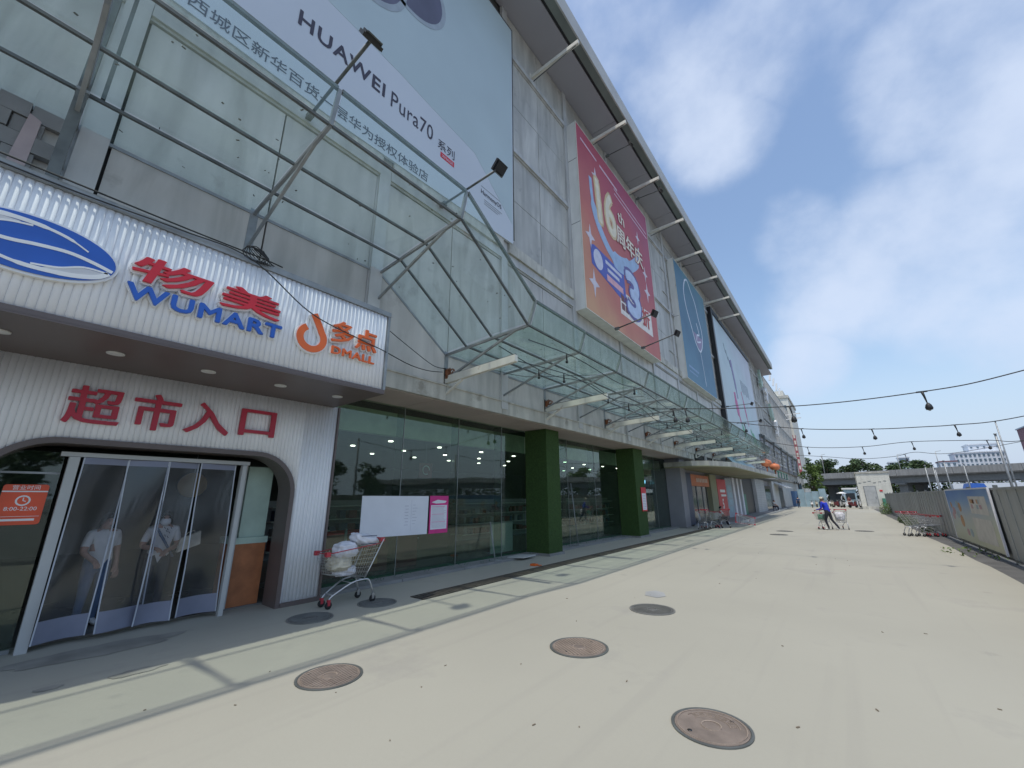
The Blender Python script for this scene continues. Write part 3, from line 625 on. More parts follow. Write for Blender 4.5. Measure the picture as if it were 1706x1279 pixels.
# prop poles with feet in front of the glass
for (yy, lb) in ((8.95, 'thin steel prop pole leaning against the glass left of the nearer green pillar'), (13.45, 'thin steel prop pole against the glass between the two green pillars')):
    t = thing('prop_pole', (-7.7, yy, .07), lb, 'pole', 'steel prop poles against the shop glass')
    MB().tube([(-7.72, yy, .07), (-7.95, yy+.05, 1.05 if yy < 10 else 2.2)], .016, 8).build('pole', 'steel', t)
    MB().box(-7.85, yy-.14, .066, -7.6, yy+.14, .085).build('base_plate', 'steel', t)
t = thing('loose_tile', (-7.6, 9.9, .07), 'loose grey slab lying flat beside the nearer green pillar', 'slab'); MB().prism([(-7.78, 9.55), (-7.35, 9.75), (-7.40, 10.4), (-7.85, 10.2)], .068, .095, 'z').build('slab', 'greyl', t)
g = MB(); rn = random.Random(5)
for k in range(160):
    x, y = rn.uniform(-8.05, -7.7), rn.uniform(4.5, 24.5); l = rn.uniform(.02, .07)
    g.bar((x, y, .07), (x+rn.uniform(-l, l), y+rn.uniform(-l, l), .07+rn.uniform(.01, .05)), .012, .003)
tag(g.build('fallen_turf', 'turfd'), 'scraps of green turf and leaves along the glass foot', 'debris', kind='stuff')

# ================================================================ ENTRANCE PORTAL AND SIGN BOX
Pt = thing('entrance_portal', (-7.5, 0, 0), 'white ribbed supermarket entrance surround with rounded brown door frame', 'entrance')
FX = -7.5; YL, YR = -3.2, 3.98; ZT = 3.415
AL, AR, AZt, AR_ = -.19, 3.32, 2.44, .66
prof = [(AR, 0.01)]+arc((AR-AR_, AZt-AR_), AR_, 0, 90, 14)+arc((AL+AR_, AZt-AR_), AR_, 90, 180, 14)+[(AL, .01)]
def archz(y):
    if y <= AL or y >= AR: return 0
    if y < AL+AR_: d = AL+AR_-y
    elif y > AR-AR_: d = y-(AR-AR_)
    else: return AZt
    return AZt-AR_+math.sqrt(max(0, AR_**2-d*d))
bp_ = [(YL, .01), (AL, .01)]+prof[::-1][1:-1]+[(AR, .01), (YR, .01), (YR, ZT), (YL, ZT)]
MB().prism(bp_, -7.62, FX).build('cladding_back', 'ribdk', Pt)
RP = .0595
def rib(mb, y, z0, z1, x, r=.0288, n=6):
    if z1-z0 < .02: return
    vs = []; 
    for z in (z0, z1):
        for k in range(n+1):
            a = math.pi*k/n; vs.append((x+r*.55*math.sin(a), y-r*math.cos(a), z))
    m = n+1; mb.add(vs, [(k, k+1, m+k+1, m+k) for k in range(n)]+[tuple(range(m)), tuple(range(m, 2*m))[::-1]], True)
k = 0; y = YR-.045; cnt = 0; ribstd = None
while y > YL+.03:
    z0 = max(archz(y-.027), archz(y+.027)); z0 = z0+.004 if z0 else .075
    g = MB(); rib(g, y, z0, ZT-.01, FX); g.build('cladding_rib', 'ribw', Pt); y -= RP
# frame trim around the arch and base, right edge
tr = MB(); full = [(AR-.0, .0)]+prof+[(AL, .0)]
inner = [(AR-.055, 0)]+arc((AR-AR_, AZt-AR_), AR_-.055, 0, 90, 14)+arc((AL+AR_, AZt-AR_), AR_-.055, 90, 180, 14)+[(AL+.055, 0)]
outer = [(AR+.015, 0)]+arc((AR-AR_, AZt-AR_), AR_+.015, 0, 90, 14)+arc((AL+AR_, AZt-AR_), AR_+.015, 90, 180, 14)+[(AL-.015, 0)]
for i in range(len(inner)-1): tr.prism([inner[i], inner[i+1], outer[i+1], outer[i]], -7.95, -7.462)
tr.build('door_frame', 'brown', Pt)
MB().box(-7.64, YR-.012, 0, -7.455, YR+.02, ZT).build('edge_trim', 'brown', Pt); MB().box(-8.09, YR-.03, 0, -7.645, YR+.01, 3.85).build('return_panel', 'brown', Pt)
MB().box(-7.62, AR+.02, .0, -7.452, YR-.015, .07).build('base_trim', 'brown', Pt)
# sign box
SX = -5.87; SY = 3.85; Z0, Z1 = 3.42, 4.90
Sg = thing('sign_canopy', (SX, 0, Z0), 'projecting white ribbed sign canopy over the supermarket entrance', 'canopy')
MB().box(-8.0, YL, Z0+.0, SX, SY, Z1-.06).build('canopy_box', 'ribdk', Sg)
y = SY-.06
while y > YL+.03:
    g = MB(); rib(g, y, Z0+.06, Z1-.09, SX, r=.032); g.build('cladding_rib', 'ribw', Sg); y -= .066
MB().box(-8.0, YL, Z0-.02, SX+.03, SY+.02, Z0-.001).build('underside', 'brown', Sg)
MB().box(SX-.05, YL, Z0+.0005, SX+.032, SY+.02, Z0+.055).build('bottom_trim', 'brown', Sg)
MB().box(SX-.12, YL, Z1-.085, SX+.045, SY+.03, Z1).build('top_trim', 'steel', Sg)
MB().box(-8.0, YL, Z1-.055, SX-.125, SY+.02, Z1-.03).build('top_sheet', 'ribdk', Sg)
MB().box(SX-.05, SY-.02, Z0+.056, SX+.035, SY+.028, Z1-.086).build('end_trim', 'steel', Sg)
for i, yy in enumerate((-1.2, -.26, .63, 1.57, 2.51, 3.44)):
    MB().lathe((-6.58, yy, Z0-.032), [(.085, .0115), (.085, 0), (.07, -.003)], 20).build('downlight', 'dlight', Sg)
# logos and lettering
def ell(c, a, b, n=48): return [(c[0]+a*math.cos(2*math.pi*i/n), c[1]+b*math.sin(2*math.pi*i/n)) for i in range(n)]
O = thing('oval_emblem', (SX, -.2, 4.1), 'big blue oval emblem with white wave lines on the sign canopy', 'sign')
C0 = (-.22, 4.105)
def ringstrip(mb, c, a0, b0, a1, b1, x0, x1, n=56):
    for i in range(n):
        t0, t1 = 2*math.pi*i/n, 2*math.pi*(i+1)/n
        mb.prism([(c[0]+a0*math.cos(t0), c[1]+b0*math.sin(t0)), (c[0]+a0*math.cos(t1), c[1]+b0*math.sin(t1)), (c[0]+a1*math.cos(t1), c[1]+b1*math.sin(t1)), (c[0]+a1*math.cos(t0), c[1]+b1*math.sin(t0))], x0, x1)
    return mb
MB().prism(ell(C0, .625, .315), SX+.025, SX+.075).build('white_backing', 'white', O)
MB().prism(ell(C0, .60, .29), SX+.076, SX+.088).build('blue_face', 'blue', O)
def EC(pts): return [(C0[0]+u*.60, C0[1]+v*.29) for u, v in pts]
def smoothp(pts, n=6):
    o = []
    for i in range(len(pts)-1):
        p0 = pts[max(i-1, 0)]; p1 = pts[i]; p2 = pts[i+1]; p3 = pts[min(i+2, len(pts)-1)]
        for k in range(n):
            t = k/n; o.append(tuple(.5*((2*p1[j])+(-p0[j]+p2[j])*t+(2*p0[j]-5*p1[j]+4*p2[j]-p3[j])*t*t+(-p0[j]+3*p1[j]-3*p2[j]+p3[j])*t**3) for j in range(len(p1))))
    o.append(tuple(pts[-1])); return o
g = MB()
g.stroke(smoothp(EC([(-.97, .12), (-.6, -.04), (-.25, -.06), (.05, .04), (.4, .1), (.7, .0), (.97, -.16)])), .034, SX+.0885, SX+.094)
g.stroke(smoothp(EC([(-.93, .2), (-.75, .52), (-.4, .74), (0, .76), (.35, .62), (.62, .34)])), [.046]*14+[.040]*6+[.028]*6+[.014]*5, SX+.0885, SX+.094)
g.stroke(smoothp(EC([(.93, -.25), (.78, -.52), (.45, -.72), (0, -.78), (-.35, -.64), (-.66, -.30)])), [.046]*14+[.040]*6+[.028]*6+[.014]*5, SX+.0885, SX+.094)
g.stroke(smoothp(EC([(-.9, .22), (-.62, .30), (-.3, .56), (-.05, .66)])), .018, SX+.0885, SX+.094)
g.stroke(smoothp(EC([(.92, -.26), (.62, -.28), (.35, -.55), (.05, -.68)])), .018, SX+.0885, SX+.094)
g.build('wave_line', 'white', O)
g = MB()
g.prism(smoothp(EC([(-.86, .25), (-.72, .47), (-.45, .64), (-.18, .67), (-.38, .53), (-.62, .34), (-.86, .25)]), 4)[:-1], SX+.0885, SX+.091)
g.prism(smoothp(EC([(.86, -.30), (.72, -.5), (.45, -.66), (.18, -.7), (.38, -.52), (.62, -.32), (.86, -.30)]), 4)[:-1], SX+.0885, SX+.091)
g.build('cut_out', 'ribdk', O)
LS = thing('red_blue_store_sign', (SX, 1.3, 4.1), 'red and blue WUMART lettering with Chinese name 物美 on the sign canopy', 'sign')
FT = {'物': (.51, 1.24, 4.075, 4.385), '美': (1.36, 2.05, 4.075, 4.39)}
for ch, sh in (('物', .12), ('美', 0)):
    g = MB(); txt(g, ch, 0, 0, 1, SX+.046, .05, bold=.055, shear=sh, fit=FT[ch]); g.build('halo', 'white', LS)
    g = MB(); txt(g, ch, 0, 0, 1, SX+.088, .03, bold=.022, shear=sh, fit=FT[ch]); g.build('chinese_character', 'signred', LS)
WF = (.50, 2.10, 3.835, 4.015)
h = MB(); txt(h, 'WUMART', 0, 0, 1, SX+.046, .05, bold=.075, shear=.0, track=1.12, fit=WF); h.build('halo', 'white', LS)
h = MB(); txt(h, 'WUMART', 0, 0, 1, SX+.088, .03, bold=.032, shear=.0, track=1.12, fit=WF); h.build('latin_lettering', 'blue', LS)
DS = thing('orange_store_sign', (SX, 2.9, 4.1), 'orange droplet emblem with 多点 DMALL lettering on the sign canopy', 'sign')
dp = arc((2.54, 4.00), .175, 122, 400, 24); dp += [(2.63, 4.20), (2.53, 4.38)]
MB().stroke(dp, .135, SX+.025, SX+.07).build('halo', 'white', DS)
MB().stroke(dp, .095, SX+.071, SX+.088).build('droplet', 'orange', DS)
DF, DL = (2.83, 3.60, 4.045, 4.40), (2.85, 3.58, 3.85, 3.965)
h = MB(); txt(h, '多点', 0, 0, 1, SX+.046, .05, bold=.06, fit=DF); txt(h, 'DMALL', 0, 0, 1, SX+.046, .05, bold=.07, track=1.1, fit=DL); h.build('halo', 'white', DS)
h = MB(); txt(h, '多点', 0, 0, 1, SX+.088, .03, bold=.022, fit=DF); h.build('chinese_character', 'orange', DS)
h = MB(); txt(h, 'DMALL', 0, 0, 1, SX+.088, .03, bold=.025, track=1.1, fit=DL); h.build('latin_lettering', 'orange', DS)
ES = thing('entrance_lettering', (-7.45, 1.6, 2.7), 'crimson raised characters 超市入口 on the ribbed wall over the doorway', 'sign')
for ch, f_ in (('超', (.40, .91, 2.64, 3.12)), ('市', (1.03, 1.53, 2.64, 3.14)), ('入', (1.62, 2.17, 2.66, 3.12)), ('口', (2.33, 2.84, 2.70, 3.12))):
    g = MB(); txt(g, ch, 0, 0, 1, FX+.06, .045, bold=.016, fit=f_); g.build('red_character', 'red', ES)

# doorway: posts, head rail, PVC curtain, poster glass
D = thing('strip_curtain', (-7.75, 1.6, 0), 'clear plastic strip curtain with lilac hems hanging in the doorway', 'curtain')
MB().box(-7.80, .58, .0, -7.70, .68, 2.24).build('post', 'greyl', D); MB().box(-7.80, 2.56, .0, -7.70, 2.62, 2.24).build('post', 'greyl', D)
MB().box(-7.80, .50, 2.245, -7.71, 2.66, 2.30).build('head_rail', 'greyl', D)
def strip(y0, y1, seed, lean=0):
    nz, ny = 26, 8; vs = []; rn = random.Random(seed); ph = rn.uniform(0, 6)
    for i in range(nz+1):
        z = 2.24-(2.24-.075)*i/nz; t = i/nz
        for j in range(ny+1):
            u = j/ny; y = y0+(y1-y0)*u+lean*t; x = -7.75+.055*math.sin(u*3.1+ph+t*2)*(.3+t)+.02*math.sin(t*7+ph*2+u*2)+(.03*t if seed % 2 else -.02*t)
            vs.append((x, y, z))
    fs = [(i*(ny+1)+j, i*(ny+1)+j+1, (i+1)*(ny+1)+j+1, (i+1)*(ny+1)+j) for i in range(nz) for j in range(ny)]
    def part(sel, nm, m, dx):
        g = MB(); ff = [f for k, f in enumerate(fs) if sel(k//ny, k % ny)]
        g.add([(v[0]+dx, v[1], v[2]) for v in vs], ff, True); g.add([(v[0]-dx-.003, v[1], v[2]) for v in vs], [f[::-1] for f in ff], True)
        me_used = sorted({i for f in g.f for i in f}); mp_ = {a: b for b, a in enumerate(me_used)}; g.v = [g.v[i] for i in me_used]; g.f = [tuple(mp_[i] for i in f) for f in g.f]
        return g.build(nm, m, D)
    p = part(lambda i, j: i < nz-3 and i >= 1, 'curtain_strip', 'pvc', 0)
    part(lambda i, j: i >= nz-3, 'hem', 'pvcb', .0005); part(lambda i, j: i < 1, 'header_band', 'pvcb', .0005)
    for yy0, nm in ((0, 'edge'), (ny, 'edge')):
        g = MB(); g.tube([vs[i*(ny+1)+yy0] for i in range(nz+1)], .010, 4); g.build('edge_band', 'pvce', D)
strip(.72, 1.17, 1, -.03); strip(1.16, 1.61, 2, .06); strip(1.60, 1.98, 3, -.01); strip(2.00, 2.48, 4, .06)
G2 = thing('side_door_glass', (-7.8, .2, 0), 'dark glass side leaf with a pale rail left of the strip curtain', 'door')
MB().box(-7.86, -.15, .05, -7.845, .55, 2.30).build('glass_pane', 'gstore', G2); MB().box(-7.87, -.15, 2.02, -7.84, .55, 2.045).build('rail', 'steel', G2); MB().box(-7.87, -.15, .0, -7.83, .55, .05).build('bottom_rail', 'steel', G2)
HP = thing('opening_hours_sign', (-7.82, .25, 1.4), 'orange opening hours sign 8:00-22:00 with clock symbol on dark glass', 'sign')
HX = -7.835
MB().prism(arc((.46, 1.86), .03, 0, 90, 4)+arc((.15, 1.86), .03, 90, 180, 4)+arc((.15, 1.45), .03, 180, 270, 4)+arc((.46, 1.45), .03, 270, 360, 4), HX, HX+.008).build('plate', mat('hours_orange', (.72, .09, .03), .4), HP)
g = MB(); g.box(HX+.0085, .12, 1.80, HX+.010, .49, 1.815); ringstrip(g, (.305, 1.70), .062, .062, .046, .046, HX+.0085, HX+.010, 20); g.stroke([(.305, 1.735), (.305, 1.70), (.33, 1.69)], .010, HX+.0085, HX+.010)
txt(g, '营业时间', .305, 1.832, .058, HX+.0095, .002, bold=.001, align='CENTER'); txt(g, '8:00-22:00', .305, 1.585, .062, HX+.0095, .002, bold=.0015, align='CENTER'); 
g.box(HX+.0085, .14, 1.515, HX+.010, .47, 1.519); g.box(HX+.0085, .17, 1.465, HX+.010, .44, 1.490)
g.build('print', 'white', HP)
t = thing('service_cabinet', (-8.3, 2.9, 0), 'pale green cabinet on an orange wood base inside the doorway', 'cabinet')
MB().box(-8.6, 2.72, .03, -8.05, 3.22, .98).build('base', 'wood', t); MB().box(-8.62, 2.70, .98, -8.04, 3.24, 1.08).build('shelf', 'palegreen', t); MB().box(-8.55, 2.80, 1.08, -8.1, 3.20, 2.25).build('upper_case', 'palegreen', t)
MB().box(-8.045, 2.69, .03, -8.0, 2.74, 2.3).build('white_post', 'greyl', t)
t = thing('yellow_round_board', (-9.6, 2.0, 1.8), 'round yellow board hanging inside behind the strip curtain', 'sign')
MB().lathe((-10.2, 2.55, 1.98), [(.24, 0), (.24, .03)], 20, 'x').build('disc', mat('ochre', (.5, .34, .12), .5), t); MB().tube([(-10.2, 2.55, 2.2), (-10.2, 2.55, 3.32)], .006, 4).build('cord', 'steel', t)

# ================================================================ PEOPLE
def seg_d(p, a, b):
    ab = b-a; t = max(0, min(1, (p-a).dot(ab)/max(ab.length_squared, 1e-9))); return (p-(a+ab*t)).length
def person(loc, rz, label, J, mats, hair='short', extra=None, group=None, top_to=.0, sleeve=.5, hs=1.):
    """J: joint positions (local, faces +y)"""
    t = thing('person', loc, label, 'person', group); t.rotation_euler = (0, 0, rz)
    names = ['pelvis', 'spine', 'chest', 'neck', 'head', 'crown']
    rad = dict(pelvis=.135, spine=.125, chest=.14, neck=.055, head=.085, crown=.07, hipL=.095, hipR=.095, kneeL=.06, kneeR=.06, ankL=.042, ankR=.042, toeL=.038, toeR=.038,
               shL=.068, shR=.068, elL=.042, elR=.042, wrL=.028, wrR=.028)
    E = [('pelvis', 'spine'), ('spine', 'chest'), ('chest', 'neck'), ('neck', 'head'), ('head', 'crown')]
    for s_ in 'LR': E += [('pelvis', 'hip'+s_), ('hip'+s_, 'knee'+s_), ('knee'+s_, 'ank'+s_), ('ank'+s_, 'toe'+s_), ('chest', 'sh'+s_), ('sh'+s_, 'el'+s_), ('el'+s_, 'wr'+s_)]
    J = dict(J); n = list(J.keys()); P = {k: Vector(v) for k, v in J.items()}
    P['nose'] = P['head']+Vector((0, .095, -.012)); rad['nose'] = .018; E.append(('head', 'nose'))
    P['chin'] = P['head']+Vector((0, .055, -.075)); rad['chin'] = .042; E.append(('head', 'chin'))
    for s_, sx in (('L', -1), ('R', 1)):
        d = (P['wr'+s_]-P['el'+s_]).normalized(); side = d.cross(Vector((0, 0, 1))); side = side.normalized() if side.length > .1 else Vector((1, 0, 0)); dn = d.cross(side)
        P['palm'+s_] = P['wr'+s_]+d*.07; rad['palm'+s_] = .030; E.append(('wr'+s_, 'palm'+s_))
        for q in range(4):
            a = P['palm'+s_]+d*.02+side*(q-1.5)*.02; b_ = a+d*(.045+.008*(q in (1, 2)))+dn*.018; c_ = b_+d*.018+dn*.028
            P['f%d%s' % (q, s_)] = a; P['g%d%s' % (q, s_)] = b_; P['h%d%s' % (q, s_)] = c_
            for kk in 'fgh': rad['%s%d%s' % (kk, q, s_)] = .0105 if kk != 'h' else .009
            E += [('palm'+s_, 'f%d%s' % (q, s_)), ('f%d%s' % (q, s_), 'g%d%s' % (q, s_)), ('g%d%s' % (q, s_), 'h%d%s' % (q, s_))]
        P['t1'+s_] = P['wr'+s_]+d*.045+side*.04*-sx; P['t2'+s_] = P['t1'+s_]+d*.035+dn*.02; rad['t1'+s_] = .014; rad['t2'+s_] = .011
        E += [('wr'+s_, 't1'+s_), ('t1'+s_, 't2'+s_)]
    n = list(P.keys()); me = bpy.data.meshes.new('b'); me.from_pydata([P[k] for k in n], [(n.index(a), n.index(b)) for a, b in E], [])
    o = bpy.data.objects.new('b', me); col.objects.link(o)
    sk = o.modifiers.new('s', 'SKIN'); su = o.modifiers.new('u', 'SUBSURF'); su.levels = 1
    for i, k in enumerate(n): me.skin_vertices[0].data[i].radius = (rad[k], rad[k]); me.skin_vertices[0].data[i].use_root = (k == 'pelvis')
    bpy.context.view_layer.update(); dg = bpy.context.evaluated_depsgraph_get(); m2 = bpy.data.meshes.new_from_object(o.evaluated_get(dg)); bpy.data.objects.remove(o)
    for m in mats: m2.materials.append(M[m])   # 0 skin 1 top 2 legs 3 shoes
    for p in m2.polygons:
        c = Vector(p.center); best = min(E, key=lambda e: seg_d(c, P[e[0]], P[e[1]])-rad[e[0]]*.6)
        k = best[0]+'|'+best[1]; mi = 0
        if k in ('pelvis|spine', 'spine|chest') or k.startswith('chest|sh'): mi = 1
        if k == 'chest|neck': mi = 1 if (c-P['chest']).length < .13 else 0
        for s_ in 'LR':
            if k == 'sh%s|el%s' % (s_, s_): mi = 1 if (c-P['sh'+s_]).length < sleeve*(P['el'+s_]-P['sh'+s_]).length+.05 else 0
            if k == 'el%s|wr%s' % (s_, s_): mi = 1 if sleeve > 1 else 0
            if k in ('pelvis|hip'+s_, 'hip%s|knee%s' % (s_, s_), 'knee%s|ank%s' % (s_, s_)): mi = 2
            if k == 'ank%s|toe%s' % (s_, s_): mi = 3
        p.material_index = mi; p.use_smooth = True
    b = bpy.data.objects.new('body', m2); col.objects.link(b); b.parent = t; b['_o'] = (0., 0., 0.)
    hd = P['head']; g = MB(); rn = random.Random(2); vs = []; nu, nv = 16, 9
    for i in range(nv+1):
        th = math.pi*(.62 if hair == 'short' else .80)*i/nv
        for j in range(nu):
            a = 2*math.pi*j/nu; back = .5-.5*math.sin(a); tt = th*(.42+.58*back)
            r_ = .100*(1+.04*math.sin(5*a+i)); vs.append(hd+Vector((r_*.93*math.sin(tt)*math.cos(a), -.012+r_*1.06*math.sin(tt)*math.sin(a), .022+r_*1.1*math.cos(tt)-(.16*(i/nv)**2*back if hair == 'long' else 0))))
    g.add(vs, [(i*nu+j, i*nu+(j+1) % nu, (i+1)*nu+(j+1) % nu, (i+1)*nu+j) for i in range(nv) for j in range(nu)], True)
    h = g.build('hair', 'hair', t, loc=(0, 0, 0)); h.location = (0, 0, 0)
    e = MB()
    for sx in (-1, 1): e.lathe(tuple(hd+Vector((sx*.032, .083, .012))), [(.001, -.006), (.010, 0), (.001, .006)], 8, 'y')
    e.bar(hd+Vector((-.02, .088, -.055)), hd+Vector((.02, .088, -.055)), .006)
    e = e.build('eyes_and_mouth', 'hair', t, loc=(0, 0, 0)); e.location = (0, 0, 0)
    if extra: extra(t, P)
    return t
def stand(h=1.66, lean=0, **kw):
    s_ = h/1.66
    J = dict(pelvis=(0, 0, .90), spine=(0, lean*.3, 1.08), chest=(0, lean*.7, 1.26), neck=(0, lean+.01, 1.40), head=(0, lean+.035, 1.515), crown=(0, lean+.02, 1.58),
             hipL=(-.09, 0, .84), hipR=(.09, 0, .84), kneeL=(-.10, .02, .46), kneeR=(.10, .02, .46), ankL=(-.10, -.02, .07), ankR=(.10, -.02, .07), toeL=(-.11, .14, .04), toeR=(.11, .14, .04),
             shL=(-.17, lean*.85, 1.33), shR=(.17, lean*.85, 1.33), elL=(-.22, lean*.6-.02, 1.06), elR=(.22, lean*.6-.02, 1.06), wrL=(-.23, .05+lean*.5, .83), wrR=(.23, .05+lean*.5, .83))
    J.update(kw); return {k: (v[0]*s_, v[1]*s_, v[2]*s_) for k, v in J.items()}
def xw(t, P):
    o = MB(); hd = P['head']
    o.lathe(tuple(hd+Vector((0, .045, -.045))), [(.001, .06), (.04, .055), (.062, .02), (.068, -.02)], 12, 'y'); o = o.build('face_mask', 'white', t, loc=(0, 0, 0)); o.location = (0, 0, 0)
    o = MB().tube([P['shR']+Vector((-.06, .03, .06)), P['chest']+Vector((.02, .15, -.02)), P['spine']+Vector((-.10, .15, -.05)), P['pelvis']+Vector((-.17, .08, .0))], .016, 6).build('bag_strap', 'jeans', t, loc=(0, 0, 0)); o.location = (0, 0, 0)
    g = MB()
    for k in range(14):
        a = random.uniform(-.1, .1); z = random.uniform(1.05, 1.30); g.bar((a, .138-abs(a)*.25, z), (a+.02, .14-abs(a)*.25, z+.03), .008)
    o = g.build('shirt_print', 'ink', t, loc=(0, 0, 0)); o.location = (0, 0, 0)
person((-8.45, 1.86, .03), R(-98), 'woman in white patterned tee, face mask and shoulder bag behind the curtain', 
       stand(1.52, elL=(-.23, .03, 1.07), wrL=(-.10, .24, 1.02), elR=(.24, .0, 1.08), wrR=(.10, .24, 1.06)), ['skin', 'tee', 'dark', 'dark'], 'long', xw, sleeve=.55)
person((-8.50, 1.20, .03), R(-70), 'person in white tee and blue jeans behind the curtain, left of the masked woman', 
       stand(1.50, elL=(-.23, -.02, 1.07), elR=(.24, .04, 1.08), wrR=(.20, .22, .98)), ['skin', 'tee', 'jeans', 'white'], 'long', None, sleeve=.5)
t = thing('paper_bag', (-8.15, 2.1, .8), 'beige paper bag held at the masked woman\'s waist', 'bag')
MB().prism([(2.02, .92), (2.30, 1.02), (2.28, 1.22), (2.04, 1.12)], -8.25, -8.17).build('bag_body', 'sack2', t); MB().stroke([(2.08, 1.13), (2.12, 1.2), (2.2, 1.23), (2.22, 1.18)], .01, -8.215, -8.205).build('handle', 'sack2', t)

# ================================================================ SHOPPING CARTS
def make_cart():
    t = thing('shopping_cart', (0, 0, 0), 'x', 'shopping cart', 'red handled shopping carts')
    for s_ in (-1, 1):
        MB().tube(smoothp([(.36, .11*s_, .13), (.30, .12*s_, .19), (.02, .17*s_, .34), (-.18, .2*s_, .37), (-.28, .215*s_, .34), (-.36, .225*s_, .14)], 3), .0135, 7).build('chassis_tube', 'chrome', t)
    MB().tube([(-.18, -.2, .37), (-.18, .2, .37)], .010, 6).tube([(.30, -.12, .19), (.30, .12, .19)], .010, 6).tube([(.02, -.17, .34), (.02, .17, .34)], .008, 6).build('cross_tube', 'chrome', t)
    for (x, y) in ((.36, .11), (.36, -.11), (-.36, .225), (-.36, -.225)):
        f = MB().box(x-.022, y-.024, .075, x+.022, y+.024, .135).box(x-.02, y-.024, .05, x+.02, y-.018, .08).box(x-.02, y+.018, .05, x+.02, y+.024, .08).build('caster', 'cartred' if x > 0 else 'chrome', t)
        MB().lathe((x, y, .055), [(.028, -.016), (.055, -.014), (.055, .014), (.028, .016)], 14, 'y').build('wheel', 'tyre', f)
    # basket
    BF = lambda u, v, w: (  # u 0 rear..1 front, v -1..1, w 0 bottom..1 top
        (-.24+(.40+.24)*u)*(1-w)+(-.43+(.50+.43)*u)*w, v*((.17-.04*u)*(1-w)+(.255-.065*u)*w), (.40+.10*u)*(1-w)+(.93-.10*u)*w)
    b = MB(); nu, nw, nv = 16, 7, 8
    for i in range(nu+1):
        u = i/nu
        for v in (-1, 1): b.tube([BF(u, v, 0), BF(u, v, 1)], .0024, 3, cap=False)
        b.tube([BF(u, -1, 0), BF(u, 1, 0)], .0024, 3, cap=False)
    for j in range(nw+1):
        ww = j/nw
        for v in (-1, 1): b.tube([BF(0, v, ww), BF(1, v, ww)], .003, 3, cap=False)
        b.tube([BF(1, -1, ww), BF(1, 1, ww)], .003, 3, cap=False); b.tube([BF(0, -1, ww), BF(0, 1, ww)], .003, 3, cap=False)
    for i in range(nv+1):
        v = -1+2*i/nv
        for u in (0, 1): b.tube([BF(u, v, 0), BF(u, v, 1)], .0024, 3, cap=False)
    for k in range(5):
        v = -1+.5*k; b.tube([BF(0, v, 0), BF(1, v, 0)], .003, 3, cap=False)
    o = b.build('wire_basket', 'chrome', t)
    rim = MB()
    rim.tube([BF(0, -1, 1), BF(.5, -1, 1), BF(1, -1, 1), BF(1, 1, 1), BF(.5, 1, 1), BF(0, 1, 1)], .008, 6).build('rim', 'cartred', t)
    MB().tube([(-.48, -.27, 1.0), (-.48, .27, 1.0)], .017, 8).build('handle', 'cartred', t)
    for s_ in (-1, 1):
        MB().tube([(-.18, .2*s_, .37), (-.26, .235*s_, .55), (-.45, .26*s_, .94), (-.48, .265*s_, 1.0)], .011, 6).build('handle_upright', 'chrome', t)
        MB().box(-.50, .235*s_-.03, .955, -.42, .235*s_+.03, 1.02).build('handle_bracket', 'cartred', t)
        MB().box(.46, .18*s_-.03, .79, .53, .18*s_+.03, .86).build('corner_bumper', 'cartred', t)
    return t
cart = make_cart()
cart['label'] = 'shopping cart loaded with white sacks parked beside the ribbed cladding'
cart.location = (-6.86, 4.13, .01); cart.rotation_euler = (0, 0, R(-90))
def sack(name, c, r, m, label, seed, stripe=False, rz=0):
    t = thing(name, c, label, 'sack'); rn = random.Random(seed); nu, nv = 44, 26; vs = []
    for i in range(nv+1):
        th = math.pi*i/nv
        for j in range(nu):
            a = 2*math.pi*j/nu; d = Vector((math.sin(th)*math.cos(a), math.sin(th)*math.sin(a), math.cos(th)))
            e = Vector(tuple(math.copysign(abs(q)**.72, q) for q in d)); k = 1+.20*noise.noise(d*2.3+Vector((seed, 0, 0)))+.12*noise.noise(d*5+Vector((0, seed, 0)))-.10*abs(noise.noise(d*9+Vector((seed, seed, 0))))
            p = Vector((e.x*r[0]*k, e.y*r[1]*k, e.z*r[2]*k)); p.rotate(Matrix.Rotation(rz, 3, 'X')); vs.append(Vector(c)+p)
    g = MB(); g.add(vs, [(i*nu+j, i*nu+(j+1) % nu, (i+1)*nu+(j+1) % nu, (i+1)*nu+j) for i in range(nv) for j in range(nu)], True); g.build('sack_body', m, t)
    if stripe:
        s2 = MB()
        for off in (-.06, .07):
            pts = [Vector(c)+Vector((r[0]*.93, y, off+.06*math.sin(y*4)-y*math.tan(-rz))) for y in (-.15, -.05, .05, .15)]
            s2.tube(pts, .008, 4)
        s2.build('printed_stripe', 'navy', t)
    return t
sack('white_sack', (-6.84, 4.36, 1.0), (.18, .25, .095), 'sack', 'white woven sack with dark stripe on top of the loaded cart', 3, True, R(-14))
sack('white_sack', (-6.84, 4.02, .86), (.17, .19, .13), 'sack', 'knotted white sack bulging over the rim of the loaded cart', 5)
sack('beige_sack', (-6.82, 3.93, .66), (.14, .20, .12), 'sack2', 'beige plastic bag inside the basket of the loaded cart', 8)
sack('grey_sack', (-6.86, 4.05, .53), (.12, .19, .08), 'sack', 'flat white sack at the bottom of the loaded cart', 11)
for (x, y, rz, lb) in ((-6.35, 24.6, 100, 'empty shopping cart, leftmost of the group by the dark pillar'), (-6.1, 25.5, 60, 'empty shopping cart, second of the group by the dark pillar'), (-5.75, 26.3, 130, 'empty shopping cart, right of the group by the dark pillar'),
                       (2.10, 25.3, 14, 'shopping cart at the plaza end of the row by the fence'), (2.34, 25.36, 14, 'shopping cart nested in the middle of the row by the fence'), (2.58, 25.42, 14, 'shopping cart nearest the fence in the nested row'),
                       ):
    dup(cart, (x, y, .01), R(rz), lb)
